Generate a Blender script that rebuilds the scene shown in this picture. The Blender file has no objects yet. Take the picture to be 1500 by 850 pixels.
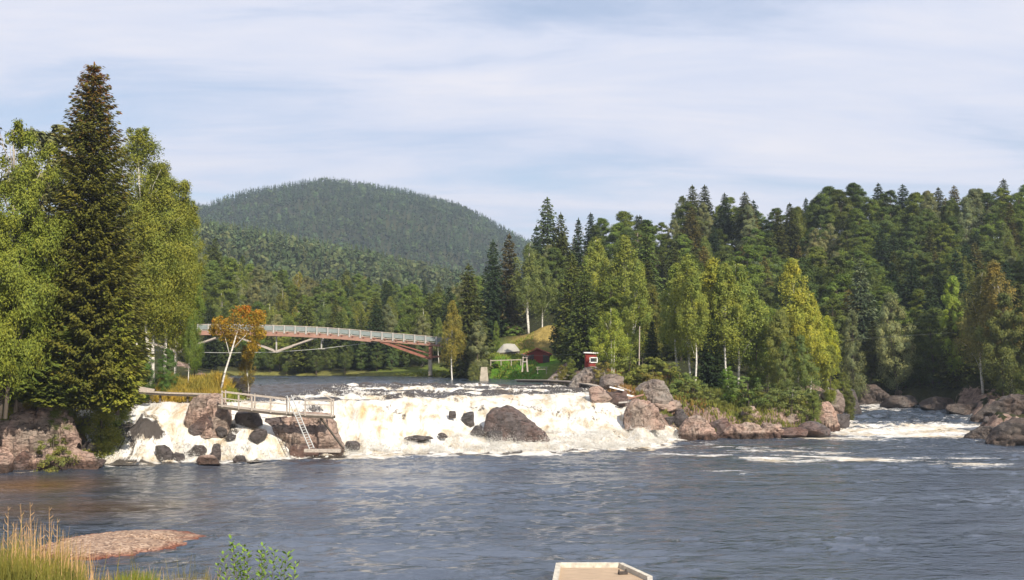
import bpy, bmesh, math, random
import numpy as np
from mathutils import Vector, Matrix

random.seed(7)
RNG = np.random.default_rng(11)
SC = bpy.context.scene
COL = SC.collection
R = math.radians

# ------------------------------------------------------------------ camera
CAMZ = 9.2
F = 1608.0
PITCH = math.atan(95 / F)
cam_d = bpy.data.cameras.new('camera')
cam_d.sensor_width = 36
cam_d.lens = F / 1500 * 36
cam_d.clip_start = 0.2
cam_d.clip_end = 30000
cam = bpy.data.objects.new('camera', cam_d)
COL.objects.link(cam)
cam.location = (0, 0, CAMZ)
cam.rotation_euler = (math.pi / 2 + PITCH, 0, 0)
SC.camera = cam
CP, SP = math.cos(PITCH), math.sin(PITCH)


def ray(px, py):
    a, b = (px - 750) / F, (425 - py) / F
    return np.array([a, CP - b * SP, SP + b * CP])


def P(px, py, D):
    """the point seen at a pixel of the photograph, D metres away"""
    d = ray(px, py)
    return np.array([0, 0, CAMZ]) + d * (D / d[1])


def W(px, py, z=0.0):
    d = ray(px, py)
    return np.array([0, 0, CAMZ]) + d * ((z - CAMZ) / d[2])


def proj(X, Y, Z):
    Z = Z - CAMZ
    f = Y * CP + Z * SP
    u = -Y * SP + Z * CP
    return 750 + F * X / f, 425 - F * u / f


def PX(px, D):
    return (px - 750) / F * D


# ------------------------------------------------------------------ noise
def _h(ix, iy, iz, s):
    n = (ix.astype(np.int64) * 374761393 + iy.astype(np.int64) * 668265263 + iz.astype(np.int64) * 2147483647 + s * 1274126177) & 0xffffffff
    n = ((n ^ (n >> 13)) * 1274126177) & 0xffffffff
    n = ((n ^ (n >> 16)) * 2246822519) & 0xffffffff
    return ((n ^ (n >> 15)) & 0xffff) / 65535.0 * 2 - 1


def noise(x, y, z=0.0, s=0):
    x = np.asarray(x, float)
    y = np.asarray(y, float)
    z = np.zeros_like(x) + z
    ix, iy, iz = np.floor(x), np.floor(y), np.floor(z)
    fx, fy, fz = x - ix, y - iy, z - iz
    u, v, w = [f * f * (3 - 2 * f) for f in (fx, fy, fz)]
    r = 0
    for a in (0, 1):
        for b in (0, 1):
            for c in (0, 1):
                r = r + _h(ix + a, iy + b, iz + c, s) * (u if a else 1 - u) * (v if b else 1 - v) * (w if c else 1 - w)
    return r


def fbm(x, y, z=0.0, o=4, s=0, g=0.5):
    r, a, k = 0, 1, 1
    for i in range(o):
        r = r + a * noise(np.asarray(x) * k, np.asarray(y) * k, np.asarray(z) * k, s + i)
        a *= g
        k *= 2.03
    return r


def ss(a, b, x):
    t = np.clip((x - a) / (b - a), 0, 1)
    return t * t * (3 - 2 * t)


# ------------------------------------------------------------------ mesh helpers
def mesh(name, V, Fc, smooth=False, attrs=None):
    V = np.asarray(V, np.float32).reshape(-1, 3)
    m = bpy.data.meshes.new(name)
    if isinstance(Fc, np.ndarray):
        n, k = Fc.shape
        m.vertices.add(len(V))
        m.vertices.foreach_set('co', V.ravel())
        m.loops.add(n * k)
        m.loops.foreach_set('vertex_index', Fc.astype(np.int32).ravel())
        m.polygons.add(n)
        m.polygons.foreach_set('loop_start', np.arange(0, n * k, k, dtype=np.int32))
        m.polygons.foreach_set('loop_total', np.full(n, k, np.int32))
        if smooth:
            m.polygons.foreach_set('use_smooth', np.ones(n, bool))
        m.update(calc_edges=True)
        m.validate()
    else:
        m.from_pydata(V.tolist(), [], Fc)
        if smooth:
            for p in m.polygons:
                p.use_smooth = True
        m.update()
    for k, a in (attrs or {}).items():
        a = np.asarray(a, np.float32)
        if a.ndim == 1:
            at = m.attributes.new(k, 'FLOAT', 'POINT')
            at.data.foreach_set('value', a)
        else:
            at = m.attributes.new(k, 'FLOAT_COLOR', 'POINT')
            if a.shape[1] == 3:
                a = np.hstack([a, np.ones((len(a), 1), np.float32)])
            at.data.foreach_set('color', a.ravel())
    return m


def link(name, m, mat=None, parent=None, loc=None):
    o = bpy.data.objects.new(name, m)
    COL.objects.link(o)
    if mat is not None and m is not None:
        if len(m.materials) == 0:
            m.materials.append(mat)
    if parent is not None:
        o.parent = parent
    if loc is not None:
        o.location = [float(v) for v in loc]
    return o


def tag(o, label=None, cat=None, group=None, kind=None):
    if label:
        o['label'] = label
    if cat:
        o['category'] = cat
    if group:
        o['group'] = group
    if kind:
        o['kind'] = kind
    return o


def empty(name, loc, label=None, cat=None, group=None):
    o = link(name, None, loc=loc)
    o.empty_display_size = 0.3
    return tag(o, label, cat, group)


class MB:
    """collects boxes, bars and tubes into one mesh"""

    def __init__(s):
        s.V, s.F, s.n = [], [], 0

    def add(s, V, Fc):
        s.V.append(np.asarray(V, float).reshape(-1, 3))
        s.F += [[i + s.n for i in f] for f in Fc]
        s.n += len(s.V[-1])

    def bar(s, a, b, w, h, up=(0, 0, 1), taper=1.0):
        a, b = Vector(a), Vector(b)
        d = (b - a).normalized()
        up = Vector(up)
        if abs(d.dot(up)) > 0.98:
            up = Vector((0, 1, 0))
        r = d.cross(up).normalized()
        u = r.cross(d).normalized()
        V = []
        for p, k in ((a, 1), (b, taper)):
            for i, j in ((-1, -1), (1, -1), (1, 1), (-1, 1)):
                V.append(p + r * (i * w / 2 * k) + u * (j * h / 2 * k))
        s.add([tuple(v) for v in V], [(0, 3, 2, 1), (4, 5, 6, 7), (0, 1, 5, 4), (1, 2, 6, 5), (2, 3, 7, 6), (3, 0, 4, 7)])
        return s

    def tube(s, pts, rad, n=7):
        pts = [np.asarray(p, float) for p in pts]
        V, Fc = [], []
        for i, p in enumerate(pts):
            d = pts[min(i + 1, len(pts) - 1)] - pts[max(i - 1, 0)]
            d = d / (np.linalg.norm(d) + 1e-9)
            a = np.cross(d, [1, 0, 0] if abs(d[0]) < 0.8 else [0, 1, 0])
            a /= np.linalg.norm(a)
            b = np.cross(d, a)
            for k in range(n):
                t = 2 * math.pi * k / n
                V.append(p + (a * math.cos(t) + b * math.sin(t)) * rad[i])
        for i in range(len(pts) - 1):
            for k in range(n):
                k2 = (k + 1) % n
                Fc.append((i * n + k, i * n + k2, (i + 1) * n + k2, (i + 1) * n + k))
        Fc.append(tuple(range(n - 1, -1, -1)))
        Fc.append(tuple(range((len(pts) - 1) * n, len(pts) * n)))
        s.add(V, Fc)
        return s

    def prism(s, poly, a, b):
        """poly: list of 3-D points, extruded by the vector from a to b"""
        n = len(poly)
        off = np.asarray(b, float) - np.asarray(a, float)
        V = [np.asarray(p, float) for p in poly] + [np.asarray(p, float) + off for p in poly]
        Fc = [tuple(range(n - 1, -1, -1)), tuple(range(n, 2 * n))]
        for i in range(n):
            j = (i + 1) % n
            Fc.append((i, j, n + j, n + i))
        s.add(V, Fc)
        return s

    def mesh(s, name, smooth=False):
        m = mesh(name, np.vstack(s.V), s.F, smooth)
        if len(s.F) < 3000:
            bm = bmesh.new()
            bm.from_mesh(m)
            bmesh.ops.recalc_face_normals(bm, faces=bm.faces)
            bm.to_mesh(m)
            bm.free()
        return m

    def build(s, name, mat, parent=None, origin=None, smooth=False):
        if origin is not None:
            s.V = [v - np.asarray(origin, float) for v in s.V]
        return link(name, s.mesh(name, smooth), mat, parent)


# ------------------------------------------------------------------ material helpers
class NT:
    def __init__(s, mat):
        s.t = mat.node_tree
        s.t.nodes.clear()

    def n(s, ty, **kw):
        nd = s.t.nodes.new(ty)
        for k, v in kw.items():
            if k.startswith('i_'):
                key = k[2:].replace('_', ' ')
                nd.inputs[int(key) if key.isdigit() else key].default_value = v
            else:
                setattr(nd, k, v)
        return nd

    def l(s, a, b):
        s.t.links.new(a, b)

    def noise(s, vec, scale, detail=4, rough=0.55, dist=0.0):
        nd = s.n('ShaderNodeTexNoise')
        nd.inputs['Scale'].default_value = scale
        nd.inputs['Detail'].default_value = detail
        nd.inputs['Roughness'].default_value = rough
        nd.inputs['Distortion'].default_value = dist
        if vec is not None:
            s.l(vec, nd.inputs['Vector'])
        return nd.outputs['Fac']

    def ramp(s, fac, stops, interp='LINEAR'):
        nd = s.n('ShaderNodeValToRGB')
        cr = nd.color_ramp
        cr.interpolation = interp
        while len(cr.elements) < len(stops):
            cr.elements.new(0.5)
        for e, (p, c) in zip(cr.elements, stops):
            e.position = p
            if not isinstance(c, (tuple, list)):
                c = (c, c, c)
            e.color = (c[0], c[1], c[2], 1)
        s.l(fac, nd.inputs['Fac'])
        return nd.outputs['Color']

    def mix(s, fac, a, b, mode='MIX'):
        nd = s.n('ShaderNodeMix', data_type='RGBA', blend_type=mode)
        for i, v in ((0, fac), (6, a), (7, b)):
            if isinstance(v, (int, float)):
                nd.inputs[i].default_value = v if i == 0 else (v, v, v, 1)
            elif isinstance(v, (tuple, list)):
                nd.inputs[i].default_value = (v[0], v[1], v[2], 1)
            else:
                s.l(v, nd.inputs[i])
        return nd.outputs[2]

    def math(s, op, a, b=0.0, c=0.0, clamp=False):
        nd = s.n('ShaderNodeMath', operation=op, use_clamp=clamp)
        for i, v in enumerate((a, b, c)):
            if isinstance(v, (int, float)):
                nd.inputs[i].default_value = v
            else:
                s.l(v, nd.inputs[i])
        return nd.outputs[0]

    def mapping(s, vec, scale=(1, 1, 1), rot=(0, 0, 0)):
        nd = s.n('ShaderNodeMapping')
        nd.inputs['Scale'].default_value = scale
        nd.inputs['Rotation'].default_value = rot
        s.l(vec, nd.inputs['Vector'])
        return nd.outputs[0]

    def bump(s, h, strength, dist, normal=None):
        nd = s.n('ShaderNodeBump')
        nd.inputs['Strength'].default_value = strength
        nd.inputs['Distance'].default_value = dist
        s.l(h, nd.inputs['Height'])
        if normal is not None:
            s.l(normal, nd.inputs['Normal'])
        return nd.outputs[0]

    def bsdf(s, color, rough=0.8, normal=None, spec=0.3, **kw):
        nd = s.n('ShaderNodeBsdfPrincipled')
        for k, v in (('Base Color', color), ('Roughness', rough), ('Specular IOR Level', spec)):
            if isinstance(v, (tuple, list)):
                nd.inputs[k].default_value = (v[0], v[1], v[2], 1)
            elif isinstance(v, (int, float)):
                nd.inputs[k].default_value = v
            else:
                s.l(v, nd.inputs[k])
        for k, v in kw.items():
            nd.inputs[k.replace('_', ' ')].default_value = v
        if normal is not None:
            s.l(normal, nd.inputs['Normal'])
        return nd.outputs[0]

    def out(s, sh):
        o = s.n('ShaderNodeOutputMaterial')
        s.l(sh, o.inputs['Surface'])


def newmat(name):
    m = bpy.data.materials.new(name)
    m.use_nodes = True
    return m, NT(m)


def pos(t):
    return t.n('ShaderNodeNewGeometry').outputs['Position']


def objc(t):
    return t.n('ShaderNodeTexCoord').outputs['Object']


def leaf_mat(name, tint=(1, 1, 1), trans=0.35, accent=None, accent_lo=0.55, rough=0.65):
    """colour comes from the object's own colour; sprays vary by noise"""
    m, t = newmat(name)
    oc = objc(t)
    oi = t.n('ShaderNodeObjectInfo')
    tint = (tint[0] * 1.62, tint[1] * 1.52, tint[2] * 1.35)
    n1 = t.noise(oc, 0.55, 3)
    n2 = t.noise(oc, 3.5, 3)
    c = t.mix(1.0, oi.outputs['Color'], tint, 'MULTIPLY')
    v = t.ramp(n2, [(0.3, (0.55, 0.6, 0.6)), (0.5, (1, 1, 1)), (0.72, (1.5, 1.35, 1.05))])
    c = t.mix(1.0, c, v, 'MULTIPLY')
    v = t.ramp(n1, [(0.3, (0.75, 0.85, 0.95)), (0.7, (1.25, 1.1, 0.9))])
    c = t.mix(1.0, c, v, 'MULTIPLY')
    if accent:
        n3 = t.noise(oc, 1.7, 4, 0.7)
        z = t.n('ShaderNodeSeparateXYZ')
        t.l(oc, z.inputs[0])
        f = t.math('MULTIPLY_ADD', z.outputs['Z'], accent[3], accent[4])
        f = t.math('ADD', f, n3)
        f = t.ramp(f, [(accent_lo, 0), (accent_lo + 0.12, 1)])
        c = t.mix(f, c, accent[:3])
    d = t.bsdf(c, rough, spec=0.2)
    tr = t.n('ShaderNodeBsdfTranslucent')
    t.l(c, tr.inputs['Color'])
    mx = t.n('ShaderNodeMixShader')
    mx.inputs[0].default_value = trans
    t.l(d, mx.inputs[1])
    t.l(tr.outputs[0], mx.inputs[2])
    t.out(mx.outputs[0])
    return m


def simple(name, c, rough=0.75, var=0.25, scale=3.0, spec=0.3, bump=0.0, stretch=(1, 1, 1)):
    m, t = newmat(name)
    oc = t.mapping(objc(t), stretch)
    n1 = t.noise(oc, scale, 6, 0.65)
    col = t.ramp(n1, [(0.25, tuple(v * (1 - var) for v in c)), (0.75, tuple(min(1, v * (1 + var)) for v in c))])
    nb = t.bump(n1, bump, 0.05) if bump else None
    t.out(t.bsdf(col, rough, nb, spec))
    return m


M = {}
M['needle'] = leaf_mat('spruce_needles', trans=0.18)
M['bigneedle'] = leaf_mat('cone_laden_needles', trans=0.2, accent=(0.21, 0.085, 0.02, 0.018, -0.40), accent_lo=0.54)
M['leaf'] = leaf_mat('broad_leaves', trans=0.24)
M['birchleaf'] = leaf_mat('birch_leaves', trans=0.28)
M['rowanleaf'] = leaf_mat('rowan_leaves', trans=0.35, accent=(0.46, 0.14, 0.015, 0.05, -0.30), accent_lo=0.58)
M['grassblade'] = leaf_mat('grass_blades', trans=0.35)
M['bark'] = simple('bark', (0.10, 0.08, 0.06), 0.95, 0.5, 4, bump=0.5, stretch=(1, 1, 0.2))
M['twig'] = simple('dead_twig', (0.30, 0.27, 0.23), 0.95, 0.4, 3)
m, t = newmat('birch_bark')
oc = objc(t)
n1 = t.noise(t.mapping(oc, (1.2, 1.2, 5)), 1.6, 5, 0.7)
col = t.ramp(n1, [(0.36, (0.05, 0.045, 0.04)), (0.45, (0.55, 0.52, 0.46)), (0.7, (0.75, 0.72, 0.66))])
t.out(t.bsdf(col, 0.8))
M['birchbark'] = m
M['wood_grey'] = simple('weathered_timber', (0.36, 0.31, 0.26), 0.85, 0.4, 2.5, bump=0.3, stretch=(3, 3, 3))
M['wood_dark'] = simple('dark_wet_timber', (0.08, 0.065, 0.05), 0.7, 0.4, 2.5, bump=0.3)
M['wood_red'] = simple('red_brown_bridge_timber', (0.22, 0.09, 0.06), 0.8, 0.3, 1.5)
M['wood_pink'] = simple('faded_pink_bridge_beam', (0.29, 0.165, 0.12), 0.8, 0.25, 1.0)
M['rail_grey'] = simple('grey_bridge_mesh', (0.20, 0.23, 0.22), 0.7, 0.2, 2)
M['post_pale'] = simple('pale_bridge_posts', (0.36, 0.34, 0.31), 0.8, 0.2, 2)
M['metal'] = simple('galvanised_metal', (0.42, 0.42, 0.40), 0.5, 0.2, 3, 0.5)
M['red_paint'] = simple('falun_red_boards', (0.21, 0.030, 0.022), 0.8, 0.25, 6, stretch=(6, 6, 0.4))
M['roof_red'] = simple('red_sheet_roof', (0.34, 0.09, 0.06), 0.7, 0.2, 4)
M['dark_boards'] = simple('dark_brown_boards', (0.06, 0.05, 0.045), 0.85, 0.3, 5)
M['white'] = simple('white_paint', (0.75, 0.74, 0.71), 0.6, 0.08, 5)
M['tarp'] = simple('pale_tarpaulin', (0.30, 0.29, 0.25), 0.75, 0.2, 0.5, bump=0.3)
M['glass'] = simple('dark_window_glass', (0.03, 0.035, 0.04), 0.1, 0.1, 1, 0.6)
M['concrete'] = simple('stained_concrete', (0.33, 0.29, 0.23), 0.9, 0.35, 2, bump=0.5)
M['dock_sand'] = simple('sandy_dock_boards', (0.38, 0.28, 0.19), 0.85, 0.38, 3, stretch=(0.4, 4, 1), bump=0.2)
M['dock_rim'] = simple('worn_pale_rim', (0.50, 0.46, 0.38), 0.8, 0.45, 4, bump=0.3)
M['dry'] = simple('dry_stalks', (0.40, 0.25, 0.12), 0.9, 0.35, 5)
M['wire'] = simple('wire', (0.13, 0.14, 0.13), 0.6, 0.1, 1)


def rock_mat(name, c1, c2, c3, rough=0.85, spec=0.3, wetz=None, bumpk=1.0):
    m, t = newmat(name)
    p = pos(t)
    n1 = t.noise(p, 0.35, 5, 0.6)
    n2 = t.noise(t.mapping(p, (1, 1, 1.8), (0.3, 0.5, 0.2)), 1.6, 8, 0.7, 0.6)
    n3 = t.noise(p, 9, 5, 0.7)
    c = t.ramp(n1, [(0.38, c1), (0.62, c2)])
    f = t.ramp(n2, [(0.33, 1), (0.47, 0)])
    c = t.mix(f, c, c3)
    # lichen and pale flecks
    f = t.ramp(n3, [(0.60, 0), (0.70, 1)])
    f = t.math('MULTIPLY', f, 0.35)
    c = t.mix(f, c, (0.42, 0.40, 0.36))
    if wetz is not None:
        z = t.n('ShaderNodeSeparateXYZ')
        t.l(p, z.inputs[0])
        zz = t.math('ADD', z.outputs['Z'], t.math('MULTIPLY', n2, -0.9))
        f = t.ramp(t.math('ADD', zz, 0.5 - wetz + 0.45), [(0.42, 1), (0.62, 0)])
        c = t.mix(f, c, t.mix(1.0, c, (0.28, 0.25, 0.24), 'MULTIPLY'))
    # joints and cracks: long thin lines where a stretched noise crosses its middle
    n4 = t.noise(t.mapping(p, (0.5, 0.5, 1.6), (0.35, 0.5, 0.3)), 1.1, 5, 0.6, 0.8)
    cr = t.ramp(t.math('ABSOLUTE', t.math('SUBTRACT', n4, 0.5)), [(0.0, 0), (0.022, 1)])
    c = t.mix(1.0, c, t.mix(cr, (0.45, 0.4, 0.38), (1, 1, 1)), 'MULTIPLY')
    h = t.math('ADD', t.math('MULTIPLY', n2, 0.8), t.math('MULTIPLY', n3, 0.14))
    h = t.math('ADD', h, t.math('MULTIPLY', cr, 0.16))
    nb = t.bump(h, 1.0, 0.45 * bumpk)
    t.out(t.bsdf(c, rough, nb, spec))
    return m


M['rock_pink'] = rock_mat('pink_granite', (0.42, 0.28, 0.22), (0.30, 0.24, 0.195), (0.11, 0.08, 0.065), wetz=0.6)
M['rock_grey'] = rock_mat('grey_gneiss', (0.28, 0.25, 0.215), (0.24, 0.185, 0.155), (0.09, 0.075, 0.065), wetz=0.5)
M['rock_wet'] = rock_mat('wet_dark_rock', (0.105, 0.08, 0.072), (0.07, 0.064, 0.062), (0.03, 0.027, 0.026), rough=0.42, spec=0.4)
M['rock_dark_shaded'] = rock_mat('dark_shaded_bank_rock', (0.095, 0.068, 0.055), (0.10, 0.085, 0.075), (0.03, 0.025, 0.025), rough=0.8)  # dark rock of the right bank, with tree shade painted into its colour
M['rock_brown'] = rock_mat('brown_river_rock', (0.15, 0.085, 0.065), (0.115, 0.095, 0.09), (0.035, 0.03, 0.03), rough=0.6, spec=0.4)

# ------------------------------------------------------------------ land and water plan (metres, camera at 0,0)
WATER = np.array([(-70, 26), (-70, 70), (-52, 83), (-41, 87.5), (-36.5, 90), (-35.5, 94), (-37.5, 99), (-41, 101), (-40, 103),
                  (-30, 103.8), (-26.5, 105), (-25, 112), (-31, 125), (-42, 150), (-50, 180), (-52, 212), (-40, 208),
                  (-24, 201), (-12, 194), (-4, 186), (4, 172), (8.5, 152), (9, 136), (10, 126), (13.5, 121.5), (17, 122.5),
                  (23.7, 123.5), (31, 124), (36.4, 130), (42, 139), (45.5, 148), (46, 160), (42, 172), (32, 184),
                  (36, 194), (48, 183), (57, 173.5), (66, 169), (65, 158), (61, 142), (52.5, 127), (51, 122), (56, 116), (68, 106), (90, 70),
                  (95, 26)], float)


def sdf(x, y, poly=WATER):
    """positive on land, negative inside the water"""
    x = np.asarray(x, float).ravel()
    y = np.asarray(y, float).ravel()
    d = np.full(x.shape, 1e9)
    ins = np.zeros(x.shape, bool)
    n = len(poly)
    for i in range(n):
        ax, ay = poly[i]
        bx, by = poly[(i + 1) % n]
        ex, ey = bx - ax, by - ay
        t = np.clip(((x - ax) * ex + (y - ay) * ey) / (ex * ex + ey * ey), 0, 1)
        d = np.minimum(d, np.hypot(x - ax - t * ex, y - ay - t * ey))
        c = ((ay > y) != (by > y)) & (x < ex * (y - ay) / (ey + 1e-12) + ax)
        ins ^= c
    return np.where(ins, -d, d)


FX = [-42, -35.6, -26, -19.5, -15.5, -8, 3.3, 13, 18, 24]
FY = [91.5, 92.5, 94.5, 97.5, 100, 102, 104, 108, 119, 130]
CX = [-42, -36, -27, -20, -15, -10, -4, 3, 9, 14, 24]
CY = [102, 102.5, 104, 107, 110, 113, 121, 127, 131, 130, 138]


def level(x, y):
    """mean water level"""
    yf, yc = np.interp(x, FX, FY), np.interp(x, CX, CY)
    yf = yf + 0.7 * noise(x * 0.35, x * 0, 3.3, 5)
    yc = yc + 1.2 * noise(x * 0.22, x * 0, 7.3, 6)
    t = (y - yf) / (yc - yf)
    # the crest is an irregular ledge: some lobes break early, some late
    t = t + 0.10 * noise(x * 0.5, y * 0.12, 1.7, 9) * ss(0, .3, t) * (1 - ss(.8, 1.1, t))
    s = 0.80 * ss(0.16, 0.93, t) + 0.20 * ss(0.0, 0.6, t)
    up = 4.75 * s + 0.55 * ss(0, 75, y - yc)
    ch = 1.55 * ss(134, 172, y)
    return np.where(x > 21, ch, np.where(y < yf, 0, up))


CTRL = np.array([
    (-75, 84, 3), (-60, 88, 4), (-48, 91, 5.2), (-41, 94, 5.6), (-55, 100, 7), (-45, 108, 6.6), (-31, 106, 5.9), (-35, 115, 6.2),
    (-60, 130, 8), (-45, 158, 7), (-80, 100, 11), (-100, 140, 14), (-70, 180, 10), (-55, 218, 7.0), (-90, 225, 20), (-40, 216, 6.4),
    (-60, 240, 16), (-80, 262, 27), (-52, 262, 19), (-40, 250, 13), (-20, 212, 6.6), (-15, 235, 11), (-33, 280, 16), (-20, 290, 15),
    (-50, 300, 22), (-100, 300, 32), (-10, 200, 6.8), (-8, 178, 6.6), (-3, 192, 6.6), (-1, 182, 7.4), (4, 178, 8.0), (-130, 250, 36), (-8, 215, 9),
    (1, 188, 9.3), (5, 190, 11.5), (7, 200, 15.2), (0, 204, 13), (8, 225, 19), (4.5, 176, 7.9), (8, 170, 7.8), (10, 158, 6.9), (11, 150, 6.7), (14, 138, 6.1),
    (12, 128, 5.0), (15, 125.5, 3.6), (20, 128, 3.4), (20, 136, 5.6), (27, 127, 1.8), (29, 134, 4.2), (36, 136, 2.6), (41, 147, 3.0), (40, 160, 5), (26, 148, 6.5),
    (25, 165, 8.5), (18, 178, 10), (30, 180, 6), (25, 215, 19), (25, 262, 30), (48, 265, 36), (67, 265, 32), (81, 265, 37.5), (107, 265, 36),
    (124, 262, 37.5), (150, 260, 38), (45, 215, 17), (50, 192, 6), (62, 180, 3.4), (62, 215, 17), (75, 172, 4.2), (70, 152, 2.8), (62, 130, 1.8), (59, 120, 1.5),
    (75, 118, 4), (90, 205, 17), (120, 200, 19), (80, 158, 5.5), (92, 148, 9), (110, 110, 12), (120, 60, 12), (50, 310, 38), (100, 310, 40), (10, 290, 22),
    (160, 200, 28), (-110, 60, 10), (-90, 20, 8), (-60, 10, 7), (0, -10, 7.6), (0, 0, 7.5), (-8, 12, 6.3), (5, 12, 5.2), (-2, 16, 5.2), (40, 5, 6), (-25, 16, 5.0), (30, 18, 3.5), (120, 10, 9), (0, -60, 10),
    (-2, 189, 9.6), (1, 189, 9.7), (3, 189, 9.6), (-1, 185, 8.5), (3.5, 181.5, 7.7), (6, 183, 8.1), (3, 176, 7.0), (-1, 176, 6.9),
    (-200, 200, 45), (200, 300, 45), (-60, 340, 24), (0, 340, 18), (60, 360, 34)], float)

PXP = np.array([-400, 0, 200, 285, 320, 390, 440, 490, 540, 600, 680, 715, 750, 830, 1000, 1500, 2200], float)
PYP = np.array([345, 318, 292, 296, 309, 283, 275, 268, 273, 281, 303, 322, 343, 385, 425, 440, 440], float)
QXP = np.array([-400, 0, 290, 360, 450, 540, 640, 760, 900, 1500, 2200], float)
QYP = np.array([300, 310, 325, 330, 350, 366, 390, 418, 440, 450, 450], float)
DB, DM = 1600.0, 720.0


def far_height(x, y):
    pb = np.interp(x / DB * F + 750, PXP, PYP)
    zb = (520 - pb) / F * DB + CAMZ - 11
    pm = np.interp(x / DM * F + 750, QXP, QYP)
    zm = (520 - pm) / F * DM + CAMZ - 11
    nb = 10 * fbm(x / 130, y / 130, 0, 3, 31)
    b = (zb - 10) * np.where(y < DB, ss(780, DB, y) ** 0.9, 1 - ss(DB, 3200, y)) + nb * ss(800, 1000, y) * (1 - ss(1350, 1600, y))
    mid = (zm - 10) * np.where(y < DM, ss(330, DM, y), 1 - 0.8 * ss(DM, 1150, y)) + 3 * fbm(x / 60, y / 60, 0, 3, 35) * ss(400, 500, y) * (1 - ss(600, 700, y))
    return 10 + np.maximum(b, mid)


def height(x, y):
    x = np.asarray(x, float)
    y = np.asarray(y, float)
    shp = x.shape
    x = x.ravel()
    y = y.ravel()
    wsum = np.zeros(x.shape)
    zs = np.zeros(x.shape)
    for cx, cy, cz in CTRL:
        w = 1 / ((x - cx) ** 2 + (y - cy) ** 2 + 9) ** 1.6
        wsum += w
        zs += w * cz
    land = zs / wsum + 0.35 * fbm(x / 6, y / 6, 0, 4, 3) * ss(50, 90, y) + 0.06 * fbm(x, y, 0, 3, 8)
    k = ss(300, 400, y)
    land = land * (1 - k) + far_height(x, y) * k
    land = np.where(y < 50, np.minimum(land, 9.05 - 0.22 * np.maximum(y, 0)), land)
    d = sdf(x, y)
    lev = level(x, y)
    bank = ss(-1.0, 3.2, d + 0.8 * fbm(x / 2.5, y / 2.5, 0, 3, 14))
    rough = 0.5 * fbm(x / 1.6, y / 1.6, 0, 4, 21) * ss(0, 1.5, d) * (1 - ss(3, 9, d)) * ss(60, 80, y)
    z = (lev - 1.1) * (1 - bank) + np.maximum(land, lev + 0.25) * bank + rough
    # gentle grassy shore upstream, by the bridge
    sh = (x < -6) & (x > -60) & (y > 170)
    z = np.where(sh & (d > 0), np.minimum(z, lev + 0.1 + d * 0.16 + 0.1), z)
    z = np.where(d < -1.5, lev - 1.6, z)
    return z.reshape(shp)


def H(x, y):
    return float(height(np.array([x]), np.array([y]))[0])


# ------------------------------------------------------------------ ground sheet
def axis(parts):
    out = []
    for a, b, s in parts:
        out += list(np.arange(a, b, s))
    out.append(parts[-1][1])
    return np.array(out, float)


gx = axis([(-6000, -1500, 500), (-1500, -600, 60), (-600, -150, 18), (-150, -62, 3), (-62, 72, 0.6), (72, 160, 3), (160, 600, 18), (600, 1500, 60), (1500, 6000, 500)])
gy = axis([(-300, -20, 20), (-20, 84, 2), (84, 200, 0.6), (200, 330, 3), (330, 900, 15), (900, 2000, 30), (2000, 9000, 500)])
GX, GY = np.meshgrid(gx, gy)
GZ = height(GX, GY)
d = sdf(GX, GY).reshape(GX.shape)


def region_colour(X, Y, Z, D):
    n = fbm(X / 9, Y / 9, 0, 3, 77)
    n2 = fbm(X / 2.2, Y / 2.2, 0, 3, 78)
    c = np.zeros(X.shape + (3,))
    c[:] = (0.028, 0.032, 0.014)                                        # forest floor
    def put(mask, col):
        mk = np.clip(mask, 0, 1)[..., None]
        c[:] = c * (1 - mk) + np.array(col) * mk
    put(ss(0.0, 0.5, n), (0.045, 0.048, 0.02))
    # grassy shore and lawn round the sheds
    g = ((X > -60) & (X < 9) & (Y > 160) & (Y < 232)).astype(float)
    put(g * (X > -26) * (1 - ss(9, 14, D + n * 3)), (0.12, 0.155, 0.035))
    put(g * (1 - ss(2.0, 4, D + n2)) , (0.17, 0.17, 0.055))
    lawn = np.exp(-(((X + 0.5) / 8.5) ** 4 + ((Y - 180) / 8.5) ** 4))
    put(lawn * 1.3, (0.085, 0.20, 0.018))
    dry = np.exp(-(((X - 6.2) / 6.2) ** 4 + ((Y - 196) / 9) ** 4))
    put(dry * 1.5 * (0.75 + 0.3 * n2), (0.28, 0.215, 0.075))
    # left grassy bank
    put(np.exp(-(((X + 33) / 9) ** 4 + ((Y - 108) / 6) ** 4)), (0.16, 0.15, 0.05))
    # near bank
    put((1 - ss(20, 30, Y)), (0.16, 0.17, 0.05))
    return c


rc = region_colour(GX, GY, GZ, d)
gyv, gxv = np.gradient(GZ, gy, gx)
slope = np.hypot(gyv, gxv)
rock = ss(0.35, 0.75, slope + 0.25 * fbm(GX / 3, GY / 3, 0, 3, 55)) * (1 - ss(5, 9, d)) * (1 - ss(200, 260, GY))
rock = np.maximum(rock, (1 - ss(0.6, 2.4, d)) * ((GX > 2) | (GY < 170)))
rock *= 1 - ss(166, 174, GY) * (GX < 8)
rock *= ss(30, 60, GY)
rock *= 1 - 0.8 * ss(160, 168, GY) * (GX > 38)  # shadow behind the right rapids, painted by giving way to the dark floor colour
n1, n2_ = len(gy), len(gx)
idx = np.arange(n1 * n2_).reshape(n1, n2_)
GF = np.stack([idx[:-1, :-1], idx[:-1, 1:], idx[1:, 1:], idx[1:, :-1]], -1).reshape(-1, 4)
GV = np.stack([GX, GY, GZ], -1).reshape(-1, 3)
m, t = newmat('ground')
p = pos(t)
at = t.n('ShaderNodeAttribute', attribute_name='region')
rk = t.n('ShaderNodeAttribute', attribute_name='rock')
n1_ = t.noise(p, 1.4, 8, 0.7)
n3_ = t.noise(p, 6, 6, 0.7)
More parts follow.
